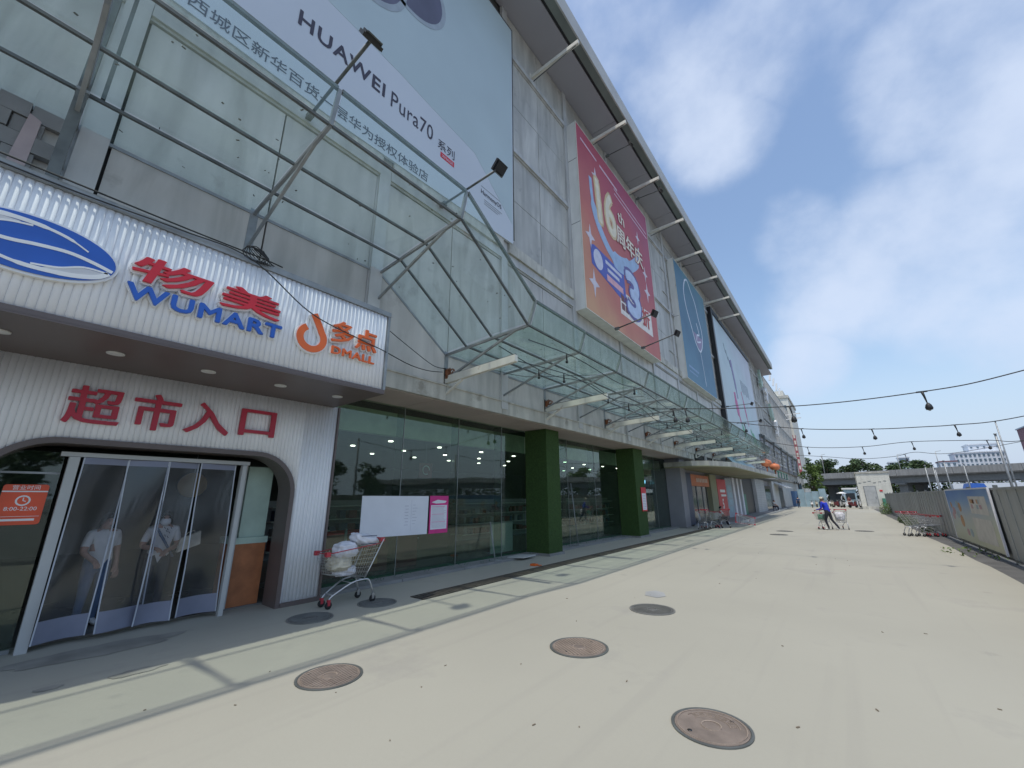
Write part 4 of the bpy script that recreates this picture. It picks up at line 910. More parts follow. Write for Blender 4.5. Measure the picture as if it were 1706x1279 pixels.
c1 = dup(cart, (-1.2, 27.9, .01), R(250), 'shopping cart left of the person in blue'); c2 = dup(cart, (-.48, 28.3, .01), R(100), 'shopping cart behind the person in blue')
t = dup(cart, (-5.0, 27.6, .30), R(20), 'shopping cart tipped on its side near the kerb'); t.rotation_euler = (R(80), R(10), R(20))
sack('green_crate_load', (-1.2, 27.9, .62), (.2, .15, .16), 'greenf', 'green load in the cart left of the person in blue', 21)
sack('white_box_load', (-.48, 28.3, .66), (.22, .17, .22), 'sack', 'pale load in the cart behind the person in blue', 22)
def xcap(t, P):
    o = MB().lathe(tuple(P['head']+Vector((0, 0, .03))), [(.145, 0), (.10, .02), (.09, .085), (.02, .10)], 14).build('sun_hat', 'sack2', t, loc=(0, 0, 0)); o.location = (0, 0, 0)
person((-.92, 27.6, .01), R(60), 'person in blue jacket and pale hat pushing carts across the plaza',
       stand(1.66, lean=.14, kneeL=(-.10, .12, .46), ankL=(-.10, .02, .07), toeL=(-.10, .18, .04), kneeR=(.10, -.08, .47), ankR=(.12, -.34, .09), toeR=(.12, -.22, .04), elL=(-.24, .14, 1.05), wrL=(-.22, .40, .98), elR=(.24, .14, 1.05), wrR=(.22, .40, .98)),
       ['skin', 'bluejkt', 'dark', 'white'], 'short', xcap, sleeve=1.5)
def sit(h=1.62):
    return stand(h, pelvis=(0, -.1, .48), spine=(0, -.08, .66), chest=(0, -.02, .84), neck=(0, .02, .98), head=(0, .05, 1.10), crown=(0, .04, 1.16), hipL=(-.1, -.08, .46), hipR=(.1, -.08, .46),
                 kneeL=(-.13, .34, .50), kneeR=(.13, .34, .50), ankL=(-.12, .36, .08), ankR=(.12, .36, .08), toeL=(-.12, .52, .04), toeR=(.12, .52, .04), shL=(-.17, -.02, .90), shR=(.17, -.02, .90), elL=(-.22, .12, .68), elR=(.22, .12, .68), wrL=(-.1, .30, .58), wrR=(.1, .30, .58))
def stool(loc, label):
    t = thing('stool', loc, label, 'stool'); x, y, z = loc
    MB().box(x-.17, y-.17, z+.34, x+.17, y+.17, z+.38).build('seat', 'maroon', t)
    for a in (-1, 1):
        for b in (-1, 1): MB().bar((x+.13*a, y+.13*b, z+.34), (x+.16*a, y+.16*b, z), .025).build('leg', 'dsteel', t)
stool((-6.75, 57.2, .11), 'low stool under the seated shopkeeper'); person((-6.75, 57.3, .08), R(-100), 'shopkeeper in grey top sitting outside the far grey shop', sit(), ['skin', 'greyl', 'dark', 'white'], 'short')
stool((-6.3, 28.6, .01), 'low stool by the carts near the red poster'); person((-6.3, 28.7, -.01), R(-60), 'person in white top sitting low beside the carts and red poster', sit(1.5), ['skin', 'tee', 'dark', 'dark'], 'short')
person((-5.8, 76, .01), R(20), 'tiny far person in dark blue standing by the pale blue sheets', stand(1.6), ['skin', 'navy', 'dark', 'dark'], 'short')
person((.2, 82, .01), R(200), 'tiny far person in dark top and white trousers among the scooters', stand(1.6), ['skin', 'maroon', 'white', 'dark'], 'short')

# ================================================================ GLASS AWNING
A = thing('glass_awning', (-6.9, 4.2, 5), 'steel framed glass awning running along the facade and stepping down', 'awning')
# frame profile at a rib: list of (x, z) : wall, inner purlin, mid purlin, front bottom, front top
def prof_at(y):
    hi = dict(w=6.25, a=6.30, b=6.36, f=6.42, t=6.92, xt=-4.33, xf=-4.46); lo = dict(w=4.97, a=5.02, b=5.06, f=5.06, t=5.54, xt=-4.26, xf=-4.44)
    t = 0 if y <= 4.2 else 1 if y >= 6.15 else (y-4.2)/1.95
    m = {k: hi[k]*(1-t)+lo[k]*t for k in hi}
    return [(-6.88, m['w']), (-6.18, m['a']), (-5.42, m['b']), (m['xf'], m['f']), (m['xt'], m['t'])]
ribs = [-4.35, -2.3, -.25, 1.82, 4.2, 6.15]+[8.22+2.08*i for i in range(22)]
def vx(y, q): p = prof_at(y)[q]; return Vector((p[0], y, p[1]))
for y in ribs:
    g = MB(); p = [vx(y, i) for i in range(5)]
    g.bar(p[0], p[3], .045, .05); g.bar(p[3], p[4], .05, .05)
    g.bar(p[3]+Vector((-.35, 0, -.02)), Vector((-6.88, y, p[0].z-.62)), .04, .045); g.bar(p[3]+Vector((-.35, 0, -.02)), p[2]+Vector((.5, 0, .0)), .035)
    g.box(-6.885, y-.06, p[0].z-.75, -6.86, y+.06, p[0].z+.08)
    g.build('rib', 'steel', A)
for a, b_ in zip(ribs, ribs[1:]):
    for q in (0, 1, 2, 3, 4):
        g = MB(); sz = .05 if q in (0, 4) else .038
        g.bar(vx(a, q)+Vector((0, .028, 0)), vx(b_, q)-Vector((0, .028, 0)), sz, sz); g.build('purlin', 'dsteel' if q != 0 else 'steel', A)
    if a < 38:
        for q in range(4):
            c = [vx(a, q), vx(b_, q), vx(b_, q+1), vx(a, q+1)]; sag = Vector((random.uniform(-.005, .005), 0, random.uniform(-.01, .01)))
            off = Vector((0, 0, .035)) if q < 3 else Vector((.035, 0, 0))
            cc = sum(c, Vector())/4; c = [cc+(v-cc)*.97+off+sag for v in c]
            th = Vector((0, 0, .012)) if q < 3 else Vector((.012, 0, 0)); g = MB(); g.add([*c, *[v+th for v in c]], [(0,1,2,3),(7,6,5,4),(0,4,5,1),(1,5,6,2),(2,6,7,3),(3,7,4,0)])
            rn_ = random.random()
            g.build('glass_pane', 'gawn2' if (a > 6 and rn_ < .75) else 'gawn', A)
# leaves and dirt lying on the glass
g = MB(); rn = random.Random(12)
for k in range(420):
    i = rn.randrange(len(ribs)-8); a, b_ = ribs[i], ribs[i+1]; t = rn.random(); q = rn.choice((0, 1, 2, 2)); u = rn.random()**.5 if rn.random() < .6 else rn.random()
    p = vx(a, q)*(1-t)+vx(b_, q)*t; p2 = vx(a, q+1)*(1-t)+vx(b_, q+1)*t; c = p*(1-u)+p2*u+Vector((0, 0, .052)); l = rn.uniform(.01, .05); an = rn.uniform(0, 6.28)
    g.bar(c, c+Vector((math.cos(an), math.sin(an), .1))*l, rn.uniform(.006, .03), .004)
tag(g.build('roof_litter', 'bark'), 'dry leaves and twigs caught on the awning glass', 'litter', kind='stuff')
# tall steel posts at the left end of the awning
t = thing('steel_post', (-6.08, -.26, 4.9), 'thick dark steel post rising from the sign canopy at the left edge', 'post')
MB().bar((-6.08, -.26, 4.9), (-6.08, -.26, 9.4), .095, .095).build('post_tube', 'dsteel', t); MB().box(-6.16, -.34, 4.9, -6.0, -.18, 4.925).build('base_plate', 'steel', t); MB().box(-6.135, -.315, 6.2, -6.025, -.205, 6.24).build('collar', 'steel', t)
t = thing('steel_hanger', (-6.5, -.08, 6.3), 'thin dark hanger bar right of the thick steel post', 'bar'); MB().bar((-6.2, -.10, 6.36), (-6.2, -.10, 8.9), .04).build('hanger_bar', 'dsteel', t); MB().box(-6.24, -.14, 8.85, -6.16, -.06, 8.9).build('end_plate', 'steel', t)
# rubble patch at the far left
t = thing('rubble_wall', (-6.9, -1.0, 4.9), 'broken blockwork patch with a pinkish timber board at the left edge', 'wall')
rn = random.Random(9)
for r_ in range(6):
    for c_ in range(5):
        z = 4.95+r_*.22; y = -1.75+c_*.26+(r_ % 2)*.12
        MB().box(-6.86, y, z, -6.78+rn.uniform(-.02, .03), y+.245, z+.205).build('block', 'stone', t)
MB().prism([(-.66, 4.95), (-.50, 4.95), (-.50, 6.05), (-.60, 6.1)], -6.80, -6.75).build('timber_board', mat('pinkish_board', (.42, .34, .34), .7, 0, .1, 4), t)
# big cream brackets below the awning
def make_bracket():
    t = thing('canopy_bracket', (0, 0, 0), 'x', 'bracket', 'rusty cream canopy brackets under the awning')
    g = MB(); pts = [(.0, -.16), (2.08, -.06), (2.10, -.05), (2.10, .09), (.0, .02)]
    g.prism([(a, b) for a, b in pts], -.045, .045, 'y'); g.build('beam', 'cream', t)
    MB().box(-.02, -.11, -.42, .02, .11, .22).build('wall_plate', 'cream', t)
    MB().bar((.02, 0, -.40), (.55, 0, -.14), .05, .05).build('brace', 'cream', t)
    MB().bar((.1, 0, .035), (2.1, 0, .105), .03, .02).build('top_cap', 'dsteel', t)
    g = MB(); rn = random.Random(4)
    for k in range(9):
        a = rn.uniform(0, 6.28); c = Vector((.14+rn.uniform(-.03, .05), rn.uniform(-.03, .03), .10+rn.uniform(-.03, .04))); g.tube([c+Vector((.085*math.cos(q+a), .05*math.sin(q*1.5), .085*math.sin(q+a))) for q in [i*.7 for i in range(8)]], .007, 4)
    g.build('wire_coil', 'rust', t)
    g = MB().box(.03, -.05, -.05, .12, .05, .17).build('rusty_bolt', 'rust', t)
    return t
br = make_bracket(); br['label'] = 'rusty cream canopy bracket nearest the sign canopy'; br.location = (-6.88, 6.17, 4.42)
nms = ['second', 'third', 'fourth', 'fifth', 'sixth', 'seventh', 'eighth', 'ninth']
for i in range(1, 9): dup(br, (-6.88, 6.17+4.17*i, 4.42), 0, '%s rusty cream canopy bracket from the sign canopy' % nms[i-1])
# eave brackets
def make_eb():
    t = thing('eave_bracket', (0, 0, 0), 'x', 'bracket', 'white brackets bracing the eave')
    MB().bar((0, 0, 0), (2.12, 0, .0), .10, .16).build('beam', 'cream', t); MB().box(-.02, -.12, -.2, .02, .12, .16).build('wall_plate', 'cream', t)
    MB().tube([(.1, .0, -.25), (2.0, 0, -.08)], .018, 6).build('tie_rod', 'dsteel', t); return t
eb = make_eb(); eb['label'] = 'white eave bracket nearest the camera, above the pale phone billboard'; eb.location = (-6.88, 10.0, 17.6)
for i in range(1, 8): dup(eb, (-6.88, 10.0+4.17*i, 17.6), 0, '%s white eave bracket counting away from the camera' % nms[i-1])
# floodlights
def flood(base, head, label, big=1., aim=(-1, 0, .3)):
    t = thing('floodlight', base, label, 'floodlight', 'floodlights on arms along the facade')
    MB().tube([base, head], .028*big, 6).build('arm', 'dsteel', t)
    b = Vector(base); MB().box(b.x-.06, b.y-.05, b.z-.05, b.x+.12, b.y+.05, b.z+.05).build('arm_foot', 'dsteel', t)
    h = Vector(head); d = Vector(aim).normalized(); q = d.to_track_quat('Y', 'Z')
    g = MB().box(-.17*big, -.03, -.13*big, .17*big, .03, .13*big).box(-.14*big, -.07, -.10*big, .14*big, -.03, .10*big); g.v = [h+q@v for v in g.v]; g.build('lamp_head', 'black', t)
    g = MB().box(-.15*big, .031, -.11*big, .15*big, .036, .11*big); g.v = [h+q@v for v in g.v]; g.build('lens', 'bulb', t)
    g = MB().bar((-.12*big, -.07, -.14), (.12*big, -.07, -.14), .02).bar((-.12*big, -.07, -.14), (-.12*big, -.02, 0), .02).bar((.12*big, -.07, -.14), (.12*big, -.02, 0), .02); g.v = [h+q@v for v in g.v]; g.build('yoke', 'dsteel', t)
flood((-6.70, 2.34, 8.66), (-4.69, 2.34, 8.76), 'floodlight on an arm in front of the large Latin lettering', 1.0, (-.83, 0, -.55))
flood((-6.70, 5.67, 8.80), (-4.82, 5.67, 8.82), 'floodlight on an arm below the lower right corner of the pale phone billboard', 1.0, (-1, .0, .9))
flood((-6.3, 14.96, 8.45), (-4.69, 14.96, 8.66), 'floodlight on an arm under the red billboard, nearer one', 1., (-1, .2, .6))
flood((-6.3, 17.84, 8.45), (-4.69, 17.84, 8.76), 'floodlight on an arm under the red billboard, farther one', 1., (-1, .2, .6))
flood((-6.4, 15.75, 18.0), (-5.19, 15.75, 17.94), 'floodlight on a thin arm above the red billboard', .9, (-1, 0, -.6))
flood((-6.4, 19.6, 18.0), (-5.1, 19.6, 17.9), 'floodlight beside the third white eave bracket', .9, (-1, 0, -.6))
flood((-6.5, 28.5, 18.0), (-5.1, 28.5, 17.9), 'floodlight above the teal billboard, nearer one', .9, (-1, 0, -.6))
flood((-6.5, 32.0, 18.0), (-5.1, 32.0, 17.9), 'floodlight above the teal billboard, farther one', .9, (-1, 0, -.6))
flood((-6.5, 37.0, 8.9), (-4.7, 37.0, 8.9), 'floodlight in front of the black framed billboard, nearer one', 1., (-1, .2, .6))
flood((-6.5, 40.5, 8.0), (-4.7, 40.5, 8.0), 'floodlight in front of the black framed billboard, farther one', 1., (-1, .2, .6))

# ================================================================ BILLBOARDS
# 1: pale phone banner
Q = thing('phone_billboard', (-6.75, 2, 9.3), 'huge pale banner advertising the HUAWEI Pura70 phone', 'billboard')
BX = -6.70
MB().prism([(-9.5, 9.10), (3.0, 8.98), (8.52, 9.22), (8.60, 9.4), (8.56, 18.25), (-9.5, 18.25)], BX-.06, BX).build('banner_sheet', 'bbw', Q)
MB().tube([(BX+.005, 8.58, 9.35), (BX+.005, 8.55, 18.25)], .02, 5).tube([(BX+.005, 8.55, 18.25), (BX+.005, -9.5, 18.25)], .02, 5).build('edge_cable', 'dsteel', Q)
MB().prism([(-.8, 12.1), (2.32, 11.75), (4.14, 11.62), (5.39, 11.45), (6.77, 11.3), (8.5, 9.9), (8.5, 18.2), (-.8, 18.2)], BX+.001, BX+.004).build('printed_device', 'bbw2', Q)
g = MB(); g.prism([(3.05+.0, 13.0), (3.9, 13.0), (5.0, 14.4)] and ell((2.95, 14.02), 1.12, 1.10, 40), BX+.005, BX+.008); g.prism(ell((4.35, 15.0), 1.05, 1.08, 40), BX+.005, BX+.008); g.build('camera_lens_print', 'lens', Q)
g = MB(); ringstrip(g, (2.93, 14.1), 1.22, 1.20, 1.06, 1.03, BX+.009, BX+.0105, 40); ringstrip(g, (4.25, 15.05), 1.20, 1.22, 1.06, 1.09, BX+.009, BX+.0105, 40); g.build('lens_ring_print', mat('ring_print', (.33, .38, .42), .5), Q)
g = MB(); txt(g, 'HUAWEI', 0, 0, 1, BX+.006, .004, bold=.02, track=1.12, fit=(1.88, 3.80, 10.53, 10.90)); g.build('latin_lettering', 'ink', Q)
g = MB(); txt(g, 'Pura70', 0, 0, 1, BX+.006, .004, track=1.06, fit=(3.98, 5.24, 10.45, 10.90)); g.build('latin_lettering', 'ink', Q)
g = MB(); txt(g, '系列', 0, 0, 1, BX+.006, .004, fit=(5.42, 6.0, 10.42, 10.72)); g.build('chinese_character', 'ink', Q)
MB().box(BX+.001, 5.52, 10.20, BX+.006, 6.0, 10.36).build('tag_box', 'signred', Q); g = MB(); txt(g, 'XMAGE', 5.76, 10.235, .115, BX+.008, .002, align='CENTER'); g.build('tag_lettering', 'bbw', Q)
g = MB(); txt(g, '北京市西城区新华百货一层华为授权体验店', 0, 0, 1, BX+.006, .004, bold=.002, fit=(-.55, 5.16, 9.12, 9.40)); g.build('address_lettering', 'ink', Q)
g = MB(); txt(g, 'HarmonyOS', 7.05, 10.12, .21, BX+.008, .003, wide=.86); g.build('small_lettering', 'ink', Q)
g = MB()
for k in range(3): g.box(BX+.005, 7.2, 9.97-k*.07, BX+.008, 7.2+.8-.1*k, 9.985-k*.07)
g.box(BX+.005, 7.06, 10.36, BX+.008, 7.9, 10.375); g.build('small_print', mat('grey_print', (.3, .33, .36), .6), Q)
# 2: red anniversary box
redp = paint('red_orange_print', [(0, (.62, .33, .17)), (.32, (.54, .15, .11)), (.7, (.43, .065, .095)), (1, (.40, .075, .15))], (0, .55, .83), 14.6, 24.5)
Q = thing('red_billboard', (-6.4, 12.5, 8.5), 'red and orange anniversary sale lightbox with 周年庆 and 3折', 'billboard')
def bbox(Q, y0, y1, z0, z1, x, face, joints):
    MB().box(-6.85, y0, z0, x-.02, y1, z1).build('box_body', 'boxside', Q)
    MB().box(x-.02, y0+.02, z0+.02, x, y1-.02, z1-.02).build('printed_face', face, Q)
    g = MB(); 
    for z in joints: g.box(-6.845, y0-.006, z, x-.022, y0-.0005, z+.02)
    g.build('side_joint', 'dsteel', Q)
    g = MB(); g.box(x-.03, y0-.01, z0-.01, x+.012, y0+.02, z1+.01).box(x-.03, y1-.02, z0-.01, x+.012, y1+.01, z1+.01).box(x-.03, y0+.02, z0-.01, x+.012, y1-.02, z0+.02).box(x-.03, y0+.02, z1-.02, x+.012, y1-.02, z1+.01); g.build('edge_frame', 'cream', Q)
bbox(Q, 12.52, 20.62, 8.5, 17.35, -6.38, redp, (12.3, 15.4))
X2 = -6.379
def star(mb, c, r, x0, x1, sy=1.4):
    pts = []
    for k in range(8):
        a = R(90+45*k); rad_ = r if k % 2 == 0 else r*.32; pts.append((c[0]+rad_*math.cos(a), c[1]+rad_*math.sin(a)*sy))
    mb.prism(pts, x0, x1)
sm_ = mat('star_print', (.66, .60, .66), .5)
for c, r in (((13.25, 12.0), .42), ((13.35, 9.9), .46), ((19.5, 13.1), .34), ((19.55, 12.05), .42), ((14.15, 15.6), .36), ((18.9, 15.0), .3)): g = MB(); star(g, c, r, X2, X2+.008); g.build('star_print', sm_, Q)
g = MB(); txt(g, '16', 0, 0, 1, X2+.006, .012, bold=.07, shear=-.1, fit=(14.1, 16.0, 13.3, 15.5)); g.build('numeral_print', mat('gold_print', (.66, .50, .27), .45), Q)
g = MB(); txt(g, '16', 0, 0, 1, X2+.014, .006, bold=.02, shear=-.1, fit=(14.1, 16.0, 13.3, 15.5)); g.build('numeral_shade_print', mat('cream_print', (.78, .70, .52), .45), Q)
g = MB(); g.stroke(smoothp([(13.6, 15.2), (13.75, 13.8), (14.4, 12.75), (15.6, 12.1), (17.0, 12.35), (18.4, 13.3), (18.9, 14.4)]), [.25]*6+[.5]*12+[.9]*8+[.6]*5+[.3]*4+[.12]*2, X2, X2+.010); g.build('swoosh_print', mat('swoosh_print', (.35, .48, .68), .5), Q)
g = MB(); txt(g, 'th', 16.35, 14.6, .95, X2+.018, .006, bold=.03); txt(g, '周年庆', 16.0, 13.35, 1.12, X2+.018, .006, bold=.05, wide=.98); g.build('lettering_halo', mat('brown_halo', (.33, .10, .10), .5), Q)
g = MB(); txt(g, 'th', 16.35, 14.6, .95, X2+.024, .006, bold=.008); txt(g, '周年庆', 16.0, 13.35, 1.12, X2+.024, .006, bold=.012, wide=.98); g.build('lettering_print', mat('cream_print2', (.82, .76, .62), .5), Q)
g = MB(); g.prism([(13.25, 10.75), (16.3, 10.2), (16.55, 10.35), (16.5, 11.75), (13.5, 11.75), (13.2, 11.6)], X2, X2+.006); g.build('blue_tag_print', mat('tag_blue', (.06, .09, .42), .45), Q)
g = MB(); g.prism(ell((13.85, 11.2), .42, .46, 20), X2+.007, X2+.012)
for k in range(2): g.box(X2+.007, 14.55+k*.15, 11.38-k*.33, X2+.012, 16.2-k*.3, 11.55-k*.33)
g.build('tag_detail_print', mat('tag_pale', (.62, .62, .74), .5), Q)
MB().box(X2+.007, 14.6, 10.58, X2+.012, 16.25, 10.88).build('tag_strip_print', mat('tag_pink', (.74, .40, .45), .5), Q)
g = MB(); g.prism([(15.75, 10.35), (19.2, 10.15), (19.65, 10.8), (19.6, 11.15), (15.85, 11.0)] and [(15.8, 9.5), (19.75, 9.6), (19.75, 10.9), (15.9, 10.7)], X2, X2+.005); g.build('white_tag_print', mat('cream_tag', (.80, .74, .68), .5), Q)
g = MB(); txt(g, '3', 0, 0, 1, X2+.012, .006, bold=.085, fit=(16.75, 18.2, 9.95, 12.1)); g.build('numeral_halo', mat('three_halo', (.12, .10, .30), .5), Q)
g = MB(); txt(g, '3', 0, 0, 1, X2+.018, .006, bold=.035, fit=(16.75, 18.2, 9.95, 12.1)); g.build('numeral_print', mat('three_print', (.48, .58, .78), .45), Q)
g = MB(); txt(g, '折', 18.4, 9.95, 1.05, X2+.018, .006, bold=.03); g.build('character_print', mat('redtxt', (.50, .06, .05), .5), Q)
g = MB()
for k in range(2):
    for j in range(2): g.box(X2+.006, 15.95+j*.42, 9.75+k*.42, X2+.009, 16.3+j*.42, 10.08+k*.42)
g.build('small_block_print', 'maroon', Q)
g = MB(); g.stroke([(12.9, 16.75), (14.4, 16.65)], .10, X2, X2+.006); g.stroke([(14.7, 16.62), (16.6, 16.5)], .12, X2, X2+.006)
for k in range(2): g.stroke([(16.2, 16.35-.28*k), (20.4, 16.1-.28*k)], .07, X2, X2+.006)
g.build('small_print', mat('pale_small_print', (.68, .50, .58), .5), Q)
# 3: teal box with white outline
tealp = paint('teal_print', [(0, (.10, .25, .36)), (.4, (.045, .15, .25)), (.75, (.06, .17, .25)), (1, (.10, .25, .28))], (0, .3, .95), 15, 27)
Q = thing('teal_billboard', (-6.45, 25.6, 8.8), 'deep teal lightbox showing a white outlined flower shape', 'billboard')
bbox(Q, 25.6, 33.3, 8.8, 17.25, -6.43, tealp, (13.0,)); X3 = -6.429
fl = smoothp([(28.0, 16.6), (27.4, 15.6), (27.5, 14.4), (28.2, 13.2), (28.9, 12.1), (29.9, 11.7), (30.8, 12.5), (31.1, 13.6), (30.6, 14.6), (30.2, 15.6), (29.4, 16.3), (28.7, 16.9), (28.0, 16.6)], 4)[:-1]
MB().stroke(fl, .14, X3, X3+.008, closed=True).stroke(smoothp([(29.8, 13.9), (30.2, 13.1), (29.6, 12.9), (29.3, 12.3), (30.4, 12.6)]), .12, X3, X3+.008).stroke(smoothp([(29.9, 11.6), (30.1, 10.6), (30.3, 9.2)]), .08, X3, X3+.008).build('white_outline_print', mat('outline_print', (.66, .70, .78), .5), Q)
MB().prism(smoothp([(28.6, 12.9), (29.3, 12.9), (30.3, 12.9), (30.9, 12.9), (30.3, 12.1), (29.9, 11.8), (29.2, 12.1), (28.6, 12.9)], 3)[:-1], X3, X3+.004).build('mauve_print', mat('mauve', (.28, .22, .36), .5), Q)
MB().box(X3, 26.3, 9.7, X3+.004, 28.6, 9.85).box(X3, 26.3, 9.4, X3+.004, 28.2, 9.5).build('small_print', mat('blue_small', (.2, .32, .5), .5), Q)
# 4: white billboard in black frame
Q = thing('white_billboard', (-6.6, 37, 5.5), 'tall pale billboard in a thick black frame with pink and green strokes', 'billboard')
y0, y1, z0, z1 = 36.6, 54.6, 6.0, 17.4; X4 = -6.62
MB().box(-6.80, y0, z0, X4, y1, z1).build('printed_face', paint('pale_cyan_print', [(0, (.52, .60, .62)), (.5, (.50, .62, .66)), (1, (.58, .60, .68))], (0, .5, .8), 24, 40), Q)
MB().box(-6.82, y0-.45, z0-.5, -6.5, y0, z1+.35).box(-6.82, y0, z1, -6.5, y1, z1+.35).build('black_frame', 'black', Q)
g = MB(); g.stroke(smoothp([(42.5, 14.5), (43.2, 12.5), (43.6, 10.8)]), [.9]*3+[.7]*6+[.3]*4, X4, X4+.02); g.build('purple_stroke_print', mat('purple_s', (.22, .20, .38), .5), Q)
g = MB(); g.stroke(smoothp([(42.2, 11.2), (42.5, 9.8), (43.4, 8.4)]), [.7]*4+[1.1]*5+[.3]*4, X4+.001, X4+.021); g.stroke(smoothp([(46, 12), (46.8, 10.2), (47.5, 8.6)]), [.2]*4+[.5]*5+[.15]*4, X4, X4+.02); g.build('pink_stroke_print', mat('pink_s', (.55, .12, .30), .5), Q)
g = MB(); g.stroke(smoothp([(43.3, 8.6), (44.2, 7.7), (45.4, 7.2)]), [.2]*4+[.7]*5+[.15]*4, X4, X4+.02); g.stroke(smoothp([(48.2, 8.3), (50.0, 7.4), (52, 6.9)]), [.3]*4+[1.0]*5+[.2]*4, X4, X4+.02); g.build('green_stroke_print', mat('green_s', (.10, .38, .22), .5), Q)
gs_ = mat('grey_s', (.22, .27, .33), .5)
for k in range(6): g = MB(); g.stroke([(46.6+k*.75, 13.4), (46.9+k*.75, 12.1-.1*(k % 2))], .16, X4, X4+.02); g.build('grey_stroke_print', gs_, Q)
for k in range(3): g = MB(); g.stroke([(40.3+k*.7, 15.6-k*.5), (40.8+k*.7, 14.7-k*.5)], .10, X4, X4+.02); g.build('grey_stroke_print', gs_, Q)
g = MB(); g.box(X4, 45.5, 5.9, X4+.02, 47.6, 7.1); g.box(X4, 49.3, 5.9, X4+.02, 51, 7.0); g.build('dark_block_print', mat('dark_b', (.12, .10, .15), .5), Q)
# 5: shiny channel letters far up
Q = thing('channel_letter_sign', (-6.5, 61, 12), 'shiny green and white channel letters stacked far along the facade', 'sign')
rn = random.Random(31)
for k in range(4):
    yb = 61.5+k*3.1; zb = 19.2-k*1.9-3.4
    g = MB(); g.m = k % 2
    for q in range(7):
        a = (yb+rn.uniform(0, 2.2), zb+rn.uniform(0, 2.6)); b_ = (yb+rn.uniform(0, 2.2), zb+rn.uniform(0, 2.6)); g.stroke([a, b_], .35, -6.6, -6.35+.01*q)
    g.build('channel_letter', ['palegreen', 'white'], Q)
MB().bar((-6.5, 60, 11.2), (-6.5, 75, 11.2), .12).build('support_rail', 'dsteel', Q)
# 6: dark sign band
Q = thing('dark_sign_band', (-6.4, 53, 5), 'dark fascia band with grey raised characters beyond the glass awning', 'sign')
MB().box(-6.85, 53.5, 5.2, -6.5, 97, 8.2).build('band', 'greyp', Q); MB().box(-6.85, 53.5, 8.2, -6.3, 97, 8.5).build('top_rail', 'dsteel', Q)
yb = 55
for k in range(6):
    g = MB(); 
    for q in range(4): g.box(-6.5, yb, 5.7+q*.55, -6.35, yb+3.2-(q % 2)*.8, 5.9+q*.55)
    for q in range(2): g.box(-6.5, yb+.5+q*1.5, 5.6, -6.37, yb+.9+q*1.5, 7.8)
    g.build('raised_character', 'greyl', Q); yb += 5.6 if k < 3 else 7
for k in range(6):
    MB().bar((-6.5, 54+k*8, 5.2), (-6.2, 54+k*8, 8.4), .18).build('truss_post', 'dsteel', Q)

# ================================================================ SHOPS BEYOND THE GLAZING
S1 = thing('far_shop_row', (-7.3, 26.6, 0), 'row of small shop fronts under the far half of the store', 'shop')
SXX = -7.45
MB().box(-7.9, 26.4, .11, -7.6, 100, 4.0).build('backing_wall', 'greyp', S1)
MB().box(-7.62, 25.7, .11, -7.3, 26.8, 3.1).build('navy_door', 'navy', S1)
MB().box(-7.62, 27.1, 2.35, -7.38, 31.4, 3.05).build('orange_fascia', 'shoporg', S1)
g = MB(); 
for k in range(7): g.box(-7.379, 28.3+k*.4, 2.6, -7.37, 28.55+k*.4, 2.85)
g.build('fascia_print', mat('fp', (.6, .5, .42), .6), S1)
MB().box(-7.60, 27.2, .12, -7.5, 31.0, 2.34).build('dark_shop_window', 'carglass', S1)
for yy in (28.4, 29.8): MB().box(-7.499, yy, .12, -7.46, yy+.08, 2.34).build('window_bar', 'steel', S1)
MB().box(-7.62, 31.5, .11, -7.3, 33.2, 3.2).build('wall_pier', 'canopyu', S1)
MB().box(-7.62, 33.3, .3, -7.3, 36.1, 2.95).build('red_panel', 'shopred', S1)
g = MB(); txt(g, '5', 34.3, .85, .95, -7.29, .01, bold=.03); g.box(-7.299, 34.0, 2.0, -7.29, 35.6, 2.2); g.box(-7.299, 34.2, 1.7, -7.29, 35.8, 1.85); g.build('panel_print', 'white', S1)
MB().box(-7.62, 36.2, .12, -7.32, 38.3, 3.1).build('blue_panel', 'apartg', S1)
for k in range(4): MB().box(-7.319, 36.4, .5+k*.55, -7.30, 38.1, .92+k*.55).build('notice_sheet', 'cyanp', S1)
for yy in (38.6, 40.3, 42.0): MB().box(-7.6, yy, .12, -7.25, yy+.65, 3.2).build('white_column', 'posterw', S1)
MB().box(-7.6, 39.3, .12, -7.45, 40.2, 3.2).box(-7.6, 41.0, .12, -7.45, 41.9, 3.2).build('dark_shop_window', 'carglass', S1)
MB().box(-7.6, 42.7, .12, -7.3, 44, 1.9).build('green_door', 'greenf', S1)
MB().box(-7.62, 44.0, .12, -7.50, 49.5, 3.4).build('dark_opening', 'black', S1)
MB().box(-7.62, 49.5, .12, -7.2, 55.5, 3.6).build('grey_shutter', 'greyl', S1)
g = MB()
for k in range(18): g.box(-7.199, 49.6, .3+k*.18, -7.19, 55.4, .32+k*.18)
g.build('shutter_ribs', 'greyp', S1)['kind'] = 'stuff'
MB().box(-7.62, 55.6, .12, -7.35, 61.8, 2.9).build('dark_shop_window', 'carglass', S1); MB().box(-7.62, 49.5, 3.0 if False else 3.62, -6.7, 62, 4.6).build('grey_fascia', 'greyp', S1)
g = MB(); g.box(-6.69, 57, 3.8, -6.68, 59, 4.3); g.build('fascia_print', 'greyl', S1)
MB().box(-7.62, 62, .12, -7.2, 68, 3.8).build('light_wall', 'greyl', S1); MB().box(-7.62, 68.2, .12, -7.3, 73, 2.8).build('dark_opening', 'black', S1); MB().box(-7.62, 73.2, .12, -7.2, 100, 4.2).build('light_wall', 'greyl', S1)
MB().prism([(-7.2, 3.3), (-5.9, 2.7), (-5.9, 2.8), (-7.2, 3.5)], 64, 72, 'y').build('shop_awning', 'greyl', S1)
